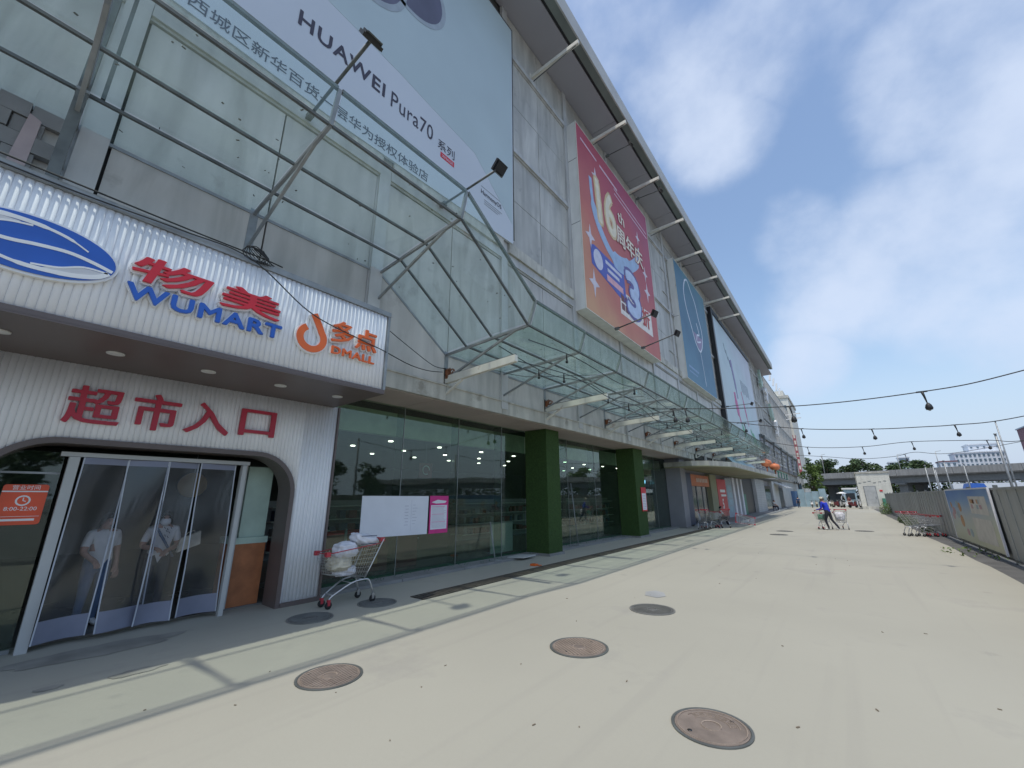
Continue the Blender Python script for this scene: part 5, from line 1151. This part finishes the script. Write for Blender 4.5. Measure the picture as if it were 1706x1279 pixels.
Cn = thing('shop_canopy', (-5.5, 26, 3.3), 'low flat canopy with mossy underside over the far small shops', 'canopy')
MB().prism([(-8.0, 24.2), (-6.35, 23.8), (-5.6, 24.4), (-4.75, 26.5), (-4.65, 45), (-8.0, 45)], 3.30, 3.34, 'z').build('underside', 'canopyu', Cn)
MB().prism([(-8.0, 24.2), (-6.35, 23.8), (-5.6, 24.4), (-4.75, 26.5), (-4.65, 45), (-8.0, 45)], 3.345, 3.60, 'z').build('slab', 'ledge', Cn)
g = MB()
for k in range(4): o = MB().add([(-5.6, 33+k*2.6, 3.62), (-5.6, 35.4+k*2.6, 3.62), (-6.5, 35.4+k*2.6, 4.7), (-6.5, 33+k*2.6, 4.7), (-5.63, 33+k*2.6, 3.62), (-5.63, 35.4+k*2.6, 3.62), (-6.53, 35.4+k*2.6, 4.7), (-6.53, 33+k*2.6, 4.7)], [(0,1,2,3),(7,6,5,4),(0,4,5,1),(1,5,6,2),(2,6,7,3),(3,7,4,0)]).build('roof_sheet', 'cyanp', Cn)
Cf = thing('steel_porch', (-5.2, 46, 3.4), 'open steel pipe porch frame with two orange lanterns above', 'porch')
for k in range(7): MB().tube([(-7.3, 46+k*1.9, 3.5), (-4.6, 46+k*1.9, 3.2)], .05, 6).build('porch_rafter', 'steel', Cf)
for x in (-4.6, -5.9, -7.2): MB().tube([(x, 45.6, 3.28+(-x-4.6)*.11), (x, 58, 3.28+(-x-4.6)*.11)], .055, 6).build('porch_rail', 'steel', Cf)
for k in range(5): MB().tube([(-5.0, 47+k*2.5, 3.3), (-5.0, 47+k*2.5, 4.1)], .05, 5).build('green_post', 'greenf', Cf)
MB().tube([(-5.0, 46.5, 4.1), (-5.0, 58, 4.1)], .05, 5).build('green_rail', 'greenf', Cf)
for (x, y, z, lb) in ((-5.25, 44.0, 4.62, 'orange lantern, left one of the pair above the porch'), (-4.95, 47.0, 4.42, 'orange lantern, right one of the pair above the porch')):
    t = thing('lantern', (x, y, z), lb, 'lantern', 'orange lanterns above the porch')
    MB().lathe((x, y, z), [(.12, -.32), (.36, -.22), (.46, 0), (.36, .22), (.12, .32)], 14).build('lantern_body', 'orglantern', t); MB().lathe((x, y, z), [(.10, -.42), (.10, -.32)], 8).lathe((x, y, z), [(.10, .32), (.10, .42)], 8).build('lantern_cap', 'maroon', t)
    MB().tube([(x, y, z-.42), (x, y, z-.75)], .05, 5).build('tassel', 'orglantern', t)
# blue led sign reflected inside far glass
t = thing('led_sign', (-8.6, 21, 2.5), 'blue lit sign behind the farthest shop glass', 'sign'); MB().box(-8.72, 20.2, 2.2, -8.68, 23.4, 2.75).build('board', 'navy', t)
g = MB()
for k in range(6): g.box(-8.679, 20.5+k*.42, 2.42, -8.675, 20.78+k*.42, 2.60)
g.build('lit_block', 'glow', t)

# ================================================================ CABLES AND STRING LIGHTS
def cable(name, pts, r, label, n=8):
    o = MB().tube(smoothp([tuple(p) for p in pts], n), r, 5).build(name, 'lamp'); return tag(o, label, 'cable')
cable('cable', [(-5.80, -1.5, 4.86), (-5.80, -.17, 4.83), (-5.78, .8, 4.86), (-5.78, 1.59, 4.85), (-5.74, 2.43, 4.36), (-5.74, 3.2, 4.2), (-5.80, 3.74, 4.15), (-6.2, 4.6, 4.2), (-6.6, 5.4, 4.35), (-6.8, 6.0, 4.5)], .009, 'black cable sagging over the orange store sign to the first bracket')
cable('cable', [(-5.79, -1.5, 4.93), (-5.79, 0, 4.92), (-5.80, .9, 4.92), (-5.80, 1.7, 4.93), (-5.80, 2.0, 4.92)], .010, 'black cable lying on the top edge of the sign canopy')
g = MB(); rn = random.Random(8)
for k in range(7): g.tube([(-5.78+.05*math.sin(q*.9+k), 1.62+.14*math.cos(q*.8+k)+.02*k, 4.94+.09*math.sin(q*.8+k*.7)) for q in range(9)], .006, 4)
tag(g.build('cable_tangle', 'lamp'), 'tangle of black cable loops on the sign canopy edge', 'cable')
cable('cable', [(-5.9, 3.9, 4.6), (-6.3, 4.6, 4.62), (-6.7, 5.6, 4.55), (-6.85, 6.1, 4.62)], .008, 'thin wire from the sign canopy corner to the wall')
def strung(y, pts, lamps, label, drop=.5, dy=0):
    """pts: (x,z) points in a plane across the plaza; lamps: x positions"""
    t = thing('string_light_cable', (pts[0][0], y, pts[0][1]), label, 'string lights', 'string light cables across the plaza')
    sp = smoothp([(x, y+dy*(x+5)/10, z) for x, z in pts], 8); MB().tube(sp, .014 if y < 20 else .018, 5).build('wire', 'lamp', t)
    for lx in lamps:
        c = min(sp, key=lambda p: abs(p[0]-lx)); c = Vector(c); s_ = drop
        MB().bar(c-Vector((.10, 0, 0)), c+Vector((.10, 0, 0)), .035, .035).build('joint_sleeve', 'lamp', t)
        h = MB().tube([c, c+Vector((.02, 0, -.12)), c+Vector((.04, 0, -.30*s_/.5))], [.03, .022, .012], 6).build('lamp_holder', 'lamp', t)
        MB().lathe(tuple(c+Vector((.05, 0, -.30*s_/.5-.16))), [(.062, 0), (.075, .05), (.055, .12), (.022, .17)], 10).build('lamp_shade', 'lamp', t)
        MB().lathe(tuple(c+Vector((.05, 0, -.30*s_/.5-.19))), [(.01, 0), (.03, .015), (.03, .04)], 8).build('bulb', 'bulb', t)
strung(14, [(-4.75, 4.70), (-4.42, 4.62), (-.85, 4.20), (1.91, 4.18), (3.62, 4.40), (7.4, 5.3)], (-4.2, -3.6, -.85, 1.91), 'nearest string light cable crossing the plaza sky')
strung(24, [(-4.3, 5.5), (-4.1, 5.50), (-1.17, 4.84), (1.38, 4.55), (3.0, 4.47), (3.93, 4.45), (5.45, 4.52), (9, 5.2)], (-3.7, -1.17, 1.38, 3.93), 'second string light cable crossing the plaza sky')
strung(34, [(-4.3, 5.6), (-1.52, 4.88), (1.3, 4.68), (3.6, 4.80), (6.6, 4.62), (8, 4.5), (12, 5.2)], (-1.4, 1.15, 3.65, 6.55), 'third string light cable crossing the plaza sky', .55)
strung(44, [(-4.6, 5.4), (-1.1, 4.95), (1.4, 4.6), (3.5, 4.66), (4.7, 4.9), (6.8, 4.7), (12, 5.6)], (-1.1, 1.52, 4.1), 'farthest string light cable crossing the plaza sky', .6)
for (x, y, h, lb) in ((7.4, 14.1, 5.4, 'grey pole carrying the nearest string cable'), (9.0, 24.1, 5.3, 'grey pole carrying the second string cable'), (12.0, 34.1, 5.3, 'grey pole carrying the third string cable'), (12.1, 44.1, 5.7, 'grey pole carrying the farthest string cable')):
    t = thing('cable_pole', (x, y, 0), lb, 'pole', 'poles beyond the fence'); MB().tube([(x, y, 0), (x, y, h)], .06, 8).build('shaft', 'steel', t); MB().box(x-.15, y-.15, 0, x+.15, y+.15, .03).build('base_plate', 'steel', t)
# festoon wires with dark sockets below the awning
t = thing('festoon_wire', (-5, 6, 4.7), 'dark festoon wires with hanging sockets looping below the glass awning', 'string lights')
rn = random.Random(17)
for (x, z, ph) in ((-4.75, 4.42, 0), (-5.3, 4.75, 1), (-4.5, 4.85, 2)):
    pts = []; y = 6.2
    while y < 34: pts.append((x+rn.uniform(-.1, .1), y, z+(.10 if int((y-6.2)/2.08+ph) % 2 else -.08)+rn.uniform(-.05, .05))); y += 2.08
    sp_ = smoothp(pts, 5); MB().tube(sp_, .010, 4).build('wire', 'lamp', t)
    for p in sp_[4::9]:
        MB().tube([p, (p[0], p[1], p[2]-.16)], [.012, .02], 5).lathe((p[0], p[1], p[2]-.23), [(.03, 0), (.035, .03), (.02, .07)], 7).build('socket', 'lamp', t)
for k in range(8):
    y = 7+k*3.1; MB().tube(smoothp([(-6.7, y, 4.9), (-5.8, y+.8, 4.62), (-5.0, y+1.7, 4.7), (-4.6, y+2.6, 4.85)], 4), .007, 4).build('loose_wire', 'lamp', t)

# ================================================================ RIGHT SIDE FENCE
F = thing('hoarding_fence', (3.05, 10, 0), 'grey corrugated metal hoarding fence along the right side of the plaza', 'fence')
FY = [7.2+3.13*i for i in range(16)]
pmsh = None
for i, a in enumerate(FY):
    hgt = 1.86
    g = MB(); yy = a+.04; k = 0
    while yy < a+3.08:
        w_ = .385; d = .014 if k % 2 else 0; g.box(3.05-d, yy, .10, 3.065-d, yy+w_-.002, hgt); k += 1; yy += w_
    # shared
    if pmsh is None: pmsh = g.build('corrugated_sheet', 'fence', F); o = pmsh
    else: o = pmsh.copy(); col.objects.link(o); o.location = (random.uniform(-.02, .02), a-FY[0], random.uniform(-.02, .02)); o.rotation_euler = (0, R(random.uniform(-.8, .8)), 0)
    MB().box(3.07, a-.04, 0, 3.15, a+.04, 1.95).build('fence_post', 'dsteel', F)
    MB().box(3.03, a-.02, .08, 3.09, a+3.13, .12).build('bottom_rail', 'dsteel', F); MB().box(3.02, a-.02, hgt-.04, 3.075, a+3.13, hgt+.02).build('top_rail', 'fence', F)
    MB().bar((3.15, a, 1.5), (4.0, a, .02), .05).build('rear_brace', 'dsteel', F)
Bn = thing('fence_banner', (3.0, 16.7, .2), 'faded blue and yellow poster banner fixed on the grey fence', 'banner')
banp = paint('faded_banner_print', [(0, (.62, .60, .45)), (.3, (.50, .52, .38)), (.6, (.42, .46, .46)), (.82, (.20, .33, .52)), (1, (.10, .22, .50))], (0, .06, 1), .9, 3.1)
MB().box(2.965, 16.72, .2, 2.985, 22.85, 1.86).build('printed_sheet', banp, Bn)
MB().box(2.955, 16.66, .17, 3.0, 16.72, 1.90).box(2.955, 22.85, .17, 3.0, 22.9, 1.90).box(2.955, 16.72, 1.86, 3.0, 22.85, 1.90).build('frame', 'posterw', Bn)
g = MB(); g.box(2.960, 17.2, 1.15, 2.9645, 19.3, 1.66).box(2.960, 17.2, .35, 2.9645, 19.4, 1.02); g.build('pale_panel_print', mat('pale_panel', (.56, .54, .50), .6), Bn)
g = MB(); rn = random.Random(2)
for k in range(9): g.m = k % 3; a = 20+rn.uniform(0, 2.4); z = .5+rn.uniform(0, .9); g.prism(ell((a, z), rn.uniform(.12, .3), rn.uniform(.1, .2), 10), 2.9605, 2.9646+.0002*k)
for k in range(8): g.m = k % 3; a = 17.4+rn.uniform(0, 1.6); z = rn.choice((.45, .65, 1.3, 1.45)); g.box(2.9580, a, z, 2.9598, a+rn.uniform(.1, .3), z+.12)
g.build('picture_print', [mat('pr1', (.45, .25, .12), .6), mat('pr2', (.45, .28, .30), .6), mat('pr3', (.30, .38, .42), .6)], Bn)
# weeds at the fence foot
def tuft(x, y, r, h, n, m, label, seed):
    g = MB(); rn = random.Random(seed)
    for k in range(n):
        a = rn.uniform(0, 6.28); q = r*rn.random()**.5; z = h*rn.random()*(1-(q/r)**2*.6); c = Vector((x+q*math.cos(a)*.6, y+q*math.sin(a), z+.02)); s_ = rn.uniform(.03, .07)
        u = Vector((rn.uniform(-1, 1), rn.uniform(-1, 1), rn.uniform(-.4, 1))).normalized()*s_; v = u.cross(Vector((rn.random()-.5, rn.random()-.5, rn.random()-.5))).normalized()*s_*.5; g.add([c-u, c+v, c+u, c-v], [(0, 1, 2, 3)])
    t = thing('weed_clump', (x, y, 0), label, 'weeds', 'weeds at the foot of the fence'); o = g.build('foliage', m, t); o['kind'] = 'stuff'
    st = MB()
    for k in range(6): a = rn.uniform(0, 6.28); st.tube([(x, y, 0), (x+.5*r*math.cos(a)*.6, y+.5*r*math.sin(a), h*.6)], .006, 4)
    st.build('stem', 'bark', t)
tuft(2.62, 33, .55, .55, 500, 'leaf2', 'weed clump by the fence just beyond the parked carts', 1); tuft(2.72, 37, .7, .6, 600, 'leaf', 'dark weed clump along the fence foot further back', 2); tuft(2.85, 53, 1.1, 1.2, 900, 'leaf2', 'bright green bush at the far end of the fence', 3); tuft(2.75, 28.6, .4, .3, 250, 'leaf', 'low weeds behind the nested carts', 4); tuft(2.95, 19, 1.6, .10, 90, 'leaf2', 'thin grass under the poster banner', 5)

# ================================================================ KIOSK
K = thing('kiosk', (3, 72, 0), 'pale rendered flat roofed kiosk with a grey door at the plaza end', 'kiosk')
MB().box(1.38, 72, 0, 4.7, 78, 4.55).build('wall', 'kiosk', K); MB().box(1.30, 71.9, 4.55, 4.8, 78.1, 4.72).build('roof', 'ledge', K)
MB().box(1.9, 71.93, .25, 3.15, 71.999, 2.9).build('door_frame', 'steel', K); MB().box(1.98, 71.90, .27, 3.07, 71.929, 2.82).build('door', 'door', K); MB().box(2.92, 71.88, 1.3, 2.97, 71.899, 1.5).build('handle', 'dsteel', K)
MB().box(1.38, 71.6, 0, 4.7, 71.99, .35).build('plinth', 'ledge', K); MB().box(3.45, 71.95, 2.2, 3.75, 71.999, 2.4).build('red_plate', 'shopred', K)
MB().box(3.5, 71.3, .36, 4.5, 71.98, 1.35).build('utility_box', 'greenf', K)
g = MB()
for k in range(6): g.box(1.5+k*.5, 71.97, 3.3+.1*(k % 3), 1.8+k*.5, 71.999, 3.34+.1*(k % 3))
g.build('wall_bracket', 'dsteel', K)

# ================================================================ VIADUCT, POLES, CARS, SCOOTERS
V = thing('viaduct', (10, 131, 0), 'long concrete road viaduct crossing behind the plaza', 'bridge')
d = Vector((34.5, -22, 0)).normalized(); n_ = Vector((-d.y, d.x, 0)); c0 = Vector((10, 131, 0))
def vp_(s_, o_, z): return c0+d*s_+n_*o_+Vector((0, 0, z))
def vbox(mb, s0, s1, o0, o1, z0, z1):
    mb.add([vp_(s0, o0, z0), vp_(s1, o0, z0), vp_(s1, o1, z0), vp_(s0, o1, z0), vp_(s0, o0, z1), vp_(s1, o0, z1), vp_(s1, o1, z1), vp_(s0, o1, z1)], [(0,3,2,1),(4,5,6,7),(0,1,5,4),(1,2,6,5),(2,3,7,6),(3,0,4,7)])
g = MB(); vbox(g, -110, 110, 0, 10, 5.9, 6.4); g.build('deck', 'beton', V)
for s_ in range(-110, 110, 10):
    g = MB(); vbox(g, s_+.05, s_+9.95, -.25, -.01, 6.1, 7.45); g.build('parapet_panel', 'beton', V)
for o_ in (.6, 3.4, 6.2, 9): g = MB(); vbox(g, -110, 110, o_, o_+.8, 4.5, 5.88); g.build('girder', 'betond', V)
for s_ in range(-100, 101, 20):
    g = MB(); vbox(g, s_-.8, s_+.8, 1.2, 3, 0, 4.1); vbox(g, s_-.8, s_+.8, 7, 8.8, 0, 4.1); vbox(g, s_-1, s_+1, .3, 9.8, 4.1, 4.48); g.build('pier', 'betond', V)
# dark strip under the viaduct: hedge, stored goods
g = MB(); rn = random.Random(6)
g2 = thing('hedge', (10, 140, 0), 'dark hedge massed in the shade beneath the viaduct', 'hedge')
for k in range(9000):
    s_ = rn.uniform(-70, 100); z = rn.random()**.8*4.4; c = vp_(s_, 11+rn.uniform(0, 2.5), z); q = rn.uniform(.2, .5); u = Vector((rn.uniform(-1, 1), rn.uniform(-1, 1), rn.uniform(-1, 1))).normalized()*q; v = u.cross(Vector((rn.random(), rn.random(), rn.random()))).normalized()*q*.6; g.add([c-u, c+v, c+u, c-v], [(0, 1, 2, 3)])
o = g.build('foliage', 'leaf', g2); o['kind'] = 'stuff'
poles = [(7.4, 36, 5.1, 'tall grey pole just behind the grey fence near the banner'), (12.6, 60, 8.6, 'tall lamp pole at the right edge of the photo'), (7.2, 52, 4.6, 'thin grey post behind the fence, second from right'), (6.2, 50, 4.2, 'thin grey post behind the fence right of the kiosk'),
         (5.6, 49, 4.1, 'thin grey post behind the fence close to the kiosk'), (9.3, 58, 4.6, 'thin grey post behind the blue awning'), (8.3, 66, 4.6, 'thin grey post in the middle behind the fence')]
for (x, y, h, lb) in poles:
    t = thing('street_pole', (x, y, 0), lb, 'pole', 'poles beyond the fence'); MB().tube([(x, y, 0), (x, y, h)], [.07 if h > 4.9 else .05, .05 if h > 4.9 else .04], 8).build('shaft', 'steel', t); MB().lathe((x, y, h), [(.09, 0), (.05, .06)], 8).build('cap', 'steel', t)
def make_car():
    t = thing('parked_car', (0, 0, 0), 'x', 'car', 'cars parked beyond the fence')
    pr = [(-2.2, .35), (-2.2, .85), (-1.6, .95), (-1.0, 1.42), (.7, 1.45), (1.3, .98), (2.1, .82), (2.2, .4)]
    g = MB(); g.prism(pr, -.85, .85, 'y'); g.build('body', 'white', t)
    g = MB(); g.prism([(-.95, 1.0), (-.75, 1.36), (.6, 1.38), (1.0, 1.0)], -.86, .86, 'y'); g.build('side_window', 'carglass', t)
    for x in (-1.4, 1.35):
        for y in (-.82, .82): MB().lathe((x, y, .32), [(.18, -.1), (.32, -.09), (.32, .09), (.18, .1)], 14, 'y').build('wheel', 'tyre', t)
    for y in (-.6, .6): MB().box(2.12, y-.15, .62, 2.2, y+.15, .74).build('headlight', 'bulb', t)
    return t
cr_ = make_car(); cr_['label'] = 'white parked car seen over the fence, rightmost of the three'; cr_.location = (15, 58, 0); cr_.rotation_euler = (0, 0, R(10))
dup(cr_, (9.2, 60, 0), R(8), 'white parked car seen over the fence near the kiosk'); dup(cr_, (11.6, 64, 0), R(-5), 'white parked car seen over the fence, middle one')
t = thing('blue_stall_tent', (10.8, 66, 0), 'bright blue stall roof showing over the fence', 'stall')
MB().prism([(10.2, 2.35), (11.5, 2.35), (11.3, 2.85), (10.4, 2.9)], 64, 67.5, 'y').build('roof', mat('stall_blue', (.03, .12, .45), .5), t)
for (x, y) in ((10.3, 64.1), (11.4, 64.1), (10.3, 67.4), (11.4, 67.4)): MB().bar((x, y, 0), (x, y, 2.35), .06).build('leg', 'steel', t)
t = thing('bus', (12, 92, 0), 'pale bus parked in the shade under the viaduct', 'bus')
MB().box(13, 92, .5, 21, 94.5, 3.4).build('body', 'apartw', t); MB().box(13.3, 91.97, 1.6, 20.6, 91.999, 2.6).build('window_band', 'carglass', t)
for x in (14.5, 19): MB().lathe((x, 92.1, .5), [(.25, -.15), (.5, -.14), (.5, .14)], 14, 'y').build('wheel', 'tyre', t)
# scooters
def make_scooter(colm):
    t = thing('scooter', (0, 0, 0), 'x', 'scooter', 'scooters and bicycles parked at the plaza end')
    for x in (-.6, .6): MB().lathe((x, 0, .25), [(.16, -.04), (.25, -.04), (.25, .04), (.16, .04)], 12, 'y').build('wheel', 'tyre', t)
    MB().prism([(-.75, .5), (-.7, .75), (-.1, .75), (.0, .35), (.3, .3), (.42, .85), (.52, .85), (.5, .25), (-.3, .22)], -.14, .14, 'y').build('body', colm, t)
    MB().box(-.7, -.13, .76, -.1, .13, .83).build('seat', 'black', t); MB().tube([(.52, 0, .4), (.40, 0, 1.02)], .025, 6).build('steering_column', 'dsteel', t)
    MB().tube([(.36, -.3, 1.05), (.42, 0, 1.02), (.36, .3, 1.05)], .018, 5).build('handlebar', 'dsteel', t); MB().lathe((.50, 0, .92), [(.07, 0), (.05, .04)], 8, 'x').build('headlight', 'bulb', t)
    return t
sc_m = ['white', 'sack2', 'maroon', 'navy', 'greyl']
pro = [make_scooter(m) for m in sc_m]; cn = ['white', 'beige', 'maroon', 'navy', 'grey']; rn = random.Random(3)
for i in range(18):
    k = i % 5; x = -4.3+i*.40; y = 79+rn.uniform(-2, 3)+(i % 3)*2.6; lb = '%s scooter, number %d from the left in the far parked crowd' % (cn[k], i+1)
    ordn = ['first', 'second', 'third', 'fourth', 'fifth', 'sixth', 'seventh', 'eighth', 'ninth', 'tenth', 'eleventh', 'twelfth', 'thirteenth', 'fourteenth', 'fifteenth', 'sixteenth', 'seventeenth', 'eighteenth']
    lb = '%s scooter, %s from the left in the far parked crowd' % (cn[k], ordn[i])
    if i < 5: o = pro[k]; o.location = (x, y, .01); o.rotation_euler = (0, 0, R(rn.uniform(60, 120))); o['label'] = lb
    else: dup(pro[k], (x, y, .01), R(rn.uniform(50, 130)), lb)
t = thing('sheet_enclosure', (-5, 80, 0), 'pale blue construction sheeting behind the parked scooters', 'sheeting')
for k in range(5): MB().box(-7.2+k*.95, 84-k*.3, 0, -6.3+k*.95, 84.1-k*.3, 2.5+.3*math.sin(k*2)).build('sheet', 'cyanp' if k else 'tarp', t)
t = thing('white_van_hut', (1.0, 95, 0), 'small white roofed guard hut left of the kiosk', 'hut'); MB().box(-.3, 90, 0, 1.3, 92, 2.7).build('cabin', 'cyanp', t); MB().box(-.5, 89.8, 2.7, 1.5, 92.2, 2.95).build('roof', 'white', t); MB().box(-.1, 89.96, 1.1, 1.1, 89.999, 2.1).build('window', 'carglass', t)
t = thing('white_umbrella', (-.6, 84, 0), 'white sun umbrella over the far scooters', 'umbrella'); MB().lathe((-.6, 84, 2.0), [(.75, 0), (.45, .16), (.05, .28)], 12).build('canopy', 'white', t); MB().tube([(-.6, 84, 0), (-.6, 84, 2.0)], .025, 5).build('pole', 'steel', t)

# ================================================================ TREES
def tree(loc, h, r, m, label, seed, trunk_h=None, n=2600, leaf=.45, group='trees behind the plaza end'):
    x, y, z = loc; t = thing('tree', loc, label, 'tree', group); rn = random.Random(seed); th = trunk_h or h*.35
    MB().tube([(x, y, 0), (x+.1, y, th*.6), (x, y+.1, th), (x, y, h*.7)], [h*.03, h*.022, h*.018, h*.008], 7).build('trunk', 'bark', t)
    g = MB(); cl = []
    for k in range(16):
        a = rn.uniform(0, 6.28); q = r*rn.random()**.5*.75; cz = rn.uniform(th*.9, h*.92); q *= math.sqrt(max(.1, 1-((cz-(th+h)/2)/((h-th)*.62))**2)); cl.append((Vector((x+q*math.cos(a), y+q*math.sin(a), cz)), rn.uniform(.28, .5)*r))
        if k < 6: MB().tube([(x, y, th*.85), tuple(cl[-1][0]*.7+Vector((x, y, th))*.3), tuple(cl[-1][0])], [h*.010, h*.007, h*.003], 5).build('limb', 'bark', t)
    for k in range(n):
        c, cr_2 = rn.choice(cl); v = Vector((rn.gauss(0, 1), rn.gauss(0, 1), rn.gauss(0, 1))).normalized()*cr_2*rn.random()**.35; v.z *= .75; p = c+v
        u = Vector((rn.uniform(-1, 1), rn.uniform(-1, 1), rn.uniform(-.5, .5))).normalized()*leaf*rn.uniform(.5, 1.1); w_ = u.cross(Vector((rn.random()-.5, rn.random()-.5, rn.random()-.5))).normalized()*leaf*.45
        g.add([p-u, p+w_, p+u, p-w_], [(0, 1, 2, 3)])
    g.build('crown', m, t); return t
tree((-4.4, 93, 0), 7.6, 2.2, 'leaf2', 'light green young tree beside the far end of the shops', 1, 2.6, 2200, .24)
specs = [(-15, 158, 12.0), (-9, 165, 13.6), (-4, 158, 12.6), (1, 166, 12.0), (6, 160, 12.6), (11, 167, 11.6), (16, 160, 11.4), (-22, 165, 14), (-2, 172, 14.5)]
desc = ['dark tree half hidden by the store end', 'tall dark tree right beside the end of the store', 'dark round tree above the young light green one', 'low dark tree left of the viaduct lamp', 'dense dark tree over the kiosk roof left side', 'dark tree directly over the kiosk roof', 'dark tree right of the kiosk before the grey flats', 'dark tree hidden behind the store', 'tallest dark tree in the back row']
for i, (x, y, h) in enumerate(specs): tree((x, y, 0), h, 4.4, 'leaf', desc[i], 20+i, 3.5, 2000, .5)
tree((74, 195, 0), 17.5, 8, 'leaf2', 'bright green tree right of the white apartment block', 51, 4, 2400, .8); tree((60, 200, 0), 14.5, 8, 'leaf', 'green tree low in front of the white apartment block', 52, 4, 2000, .8); tree((90, 190, 0), 17, 8, 'leaf2', 'bright green tree below the maroon apartment block', 53, 4, 2200, .8)
# trees behind the camera side, seen as reflections in the shop glass
for i, (x, y, h) in enumerate([(58, -12, 8), (60, 2, 9), (57, 14, 8), (60, 27, 9), (62, 40, 8.4), (66, 54, 9)]): tree((x, y, 0), h, 4.5, 'leaf', 'tree facing the store across the car park, %s from the near end' % ['one', 'two', 'three', 'four', 'five', 'six'][i], 70+i, 3, 1500, .5, 'trees facing the store')
for i in range(5):
    pass
# street lamps on the viaduct
for i, s_ in enumerate((-16, 1, 8, 36)):
    p = vp_(s_, -.1, 7.4); t = thing('viaduct_lamp', tuple(p), 'slim lamp post on the viaduct parapet, %s from the left' % ['first', 'second', 'third', 'fourth'][i], 'lamp post', 'lamp posts on the viaduct')
    hh = 3.4 if i else 5; MB().tube([p, p+Vector((0, 0, hh))], .07, 5).build('shaft', 'greyl', t); MB().bar(p+Vector((0, 0, hh)), p+Vector((.9, 0, hh+.15)), .10).build('lamp_arm', 'greyl', t)

# ================================================================ FAR BUILDINGS
def block(name, x0, x1, y, dpt, h, m, cols, rows_, label, ww=.5, wh=.5, roofm='apartw', z0=3, bay=None):
    t = thing(name, (x0, y, 0), label, 'building'); MB().box(x0, y, 0, x1, y+dpt, h).build('wall', m, t); MB().box(x0-.4, y-.4, h, x1+.4, y+dpt+.4, h+.6).build('roof', roofm, t)
    cw = (x1-x0)/cols; rh = (h-z0)/rows_; wm0 = None
    for i in range(cols):
        for j in range(rows_):
            if wm0 is None:
                wm0 = MB().box(0, -.25, 0, cw*ww, .0, rh*wh).build('window', 'wind', t, local=True); o = wm0
            else: o = wm0.copy(); col.objects.link(o)
            o.location = (cw*(i+.5-ww/2), -.01, z0+rh*(j+.5-wh/2))
    if bay:
        for j in range(rows_):
            MB().box(x0+.2, y-1.0, z0+rh*j, x1-.2, y-.26, z0+rh*j+rh*bay).build('balcony_band', roofm, t)
    return t
block('apartment_block', 24.5, 41, 350, 14, 21.5, 'apartg', 8, 6, 'grey white balconied flats left of the distant skyline', .6, .5, 'apartw', bay=.35)
block('apartment_block', 29, 34, 349, 8, 24, 'apartg', 2, 7, 'taller slab in front of the grey white flats', .6, .5, 'apartw')
block('apartment_house', 46.5, 53.5, 348, 12, 20.5, 'apartw', 3, 6, 'small white block with dark square windows', .45, .5, 'apartr')
block('apartment_block', 54.5, 74.5, 356, 16, 25.5, 'apartw', 11, 8, 'large white apartment block with rows of dark windows', .5, .5, 'apartw', bay=None)
block('apartment_block', 62, 75, 362, 14, 30.5, 'apartw', 5, 9, 'white stepped upper block rising behind the large white one', .3, .25, 'apartw')
block('apartment_tower', 77.5, 105, 320, 18, 35, 'apartr', 9, 10, 'maroon apartment tower with pale bands at the right edge', .6, .5, 'apartg', bay=.25)
block('apartment_block', 40, 47, 420, 12, 17.5, 'apartg', 4, 5, 'low pale building between the flats on the skyline', .6, .5, 'apartw')
# tower at the end of the store
t = thing('end_tower', (-10, 106, 0), 'pale stepped tower block at the far end of the store', 'building')
MB().box(-14, 106, 0, -6.5, 124, 22.6).build('wall', 'kiosk', t); MB().box(-14.2, 105.8, 22.6, -6.3, 124.2, 23.2).build('cornice', 'ledge', t); MB().box(-13.6, 107, 23.2, -7.2, 122, 24.6).build('upper_step', 'kiosk', t)
for k in range(9): MB().box(-8.6, 105.93, 3+k*2.1, -7.0, 105.999, 4.2+k*2.1).build('window', 'wind', t)
t = thing('red_vertical_sign', (-6.4, 104.6, 6), 'tall narrow red vertical sign on the corner of the store end', 'sign')
MB().box(-6.86, 104.6, 6.2, -6.3, 104.9, 14.2).build('board', mat('faded_red', (.40, .11, .13), .6), t); MB().box(-7.6, 104.4, 5.8, -6.9, 104.7, 16).build('white_strip', 'kiosk', t)
g = MB()
for k in range(6): g.box(-6.7, 104.57, 7+k*1.3, -6.4, 104.599, 7.8+k*1.3)
g.build('character_block', 'cream', t)
t = thing('roof_antenna', (-6.2, 92, 19.2), 'white roof spikes and arms jutting at the far end of the roofline', 'antenna')
for k in range(5): MB().bar((-6.4, 70+k*4, 19.4), (-6.2, 70+k*4, 20.6), .25).build('spike', 'white', t)
for k in range(2): MB().bar((-6.9, 96, 17.2-k*.9), (-4.3, 96, 17.3-k*.9), .16).build('arm', 'white', t)
# strip helper data
for o in bpy.data.objects:
    if '_o' in o: del o['_o']
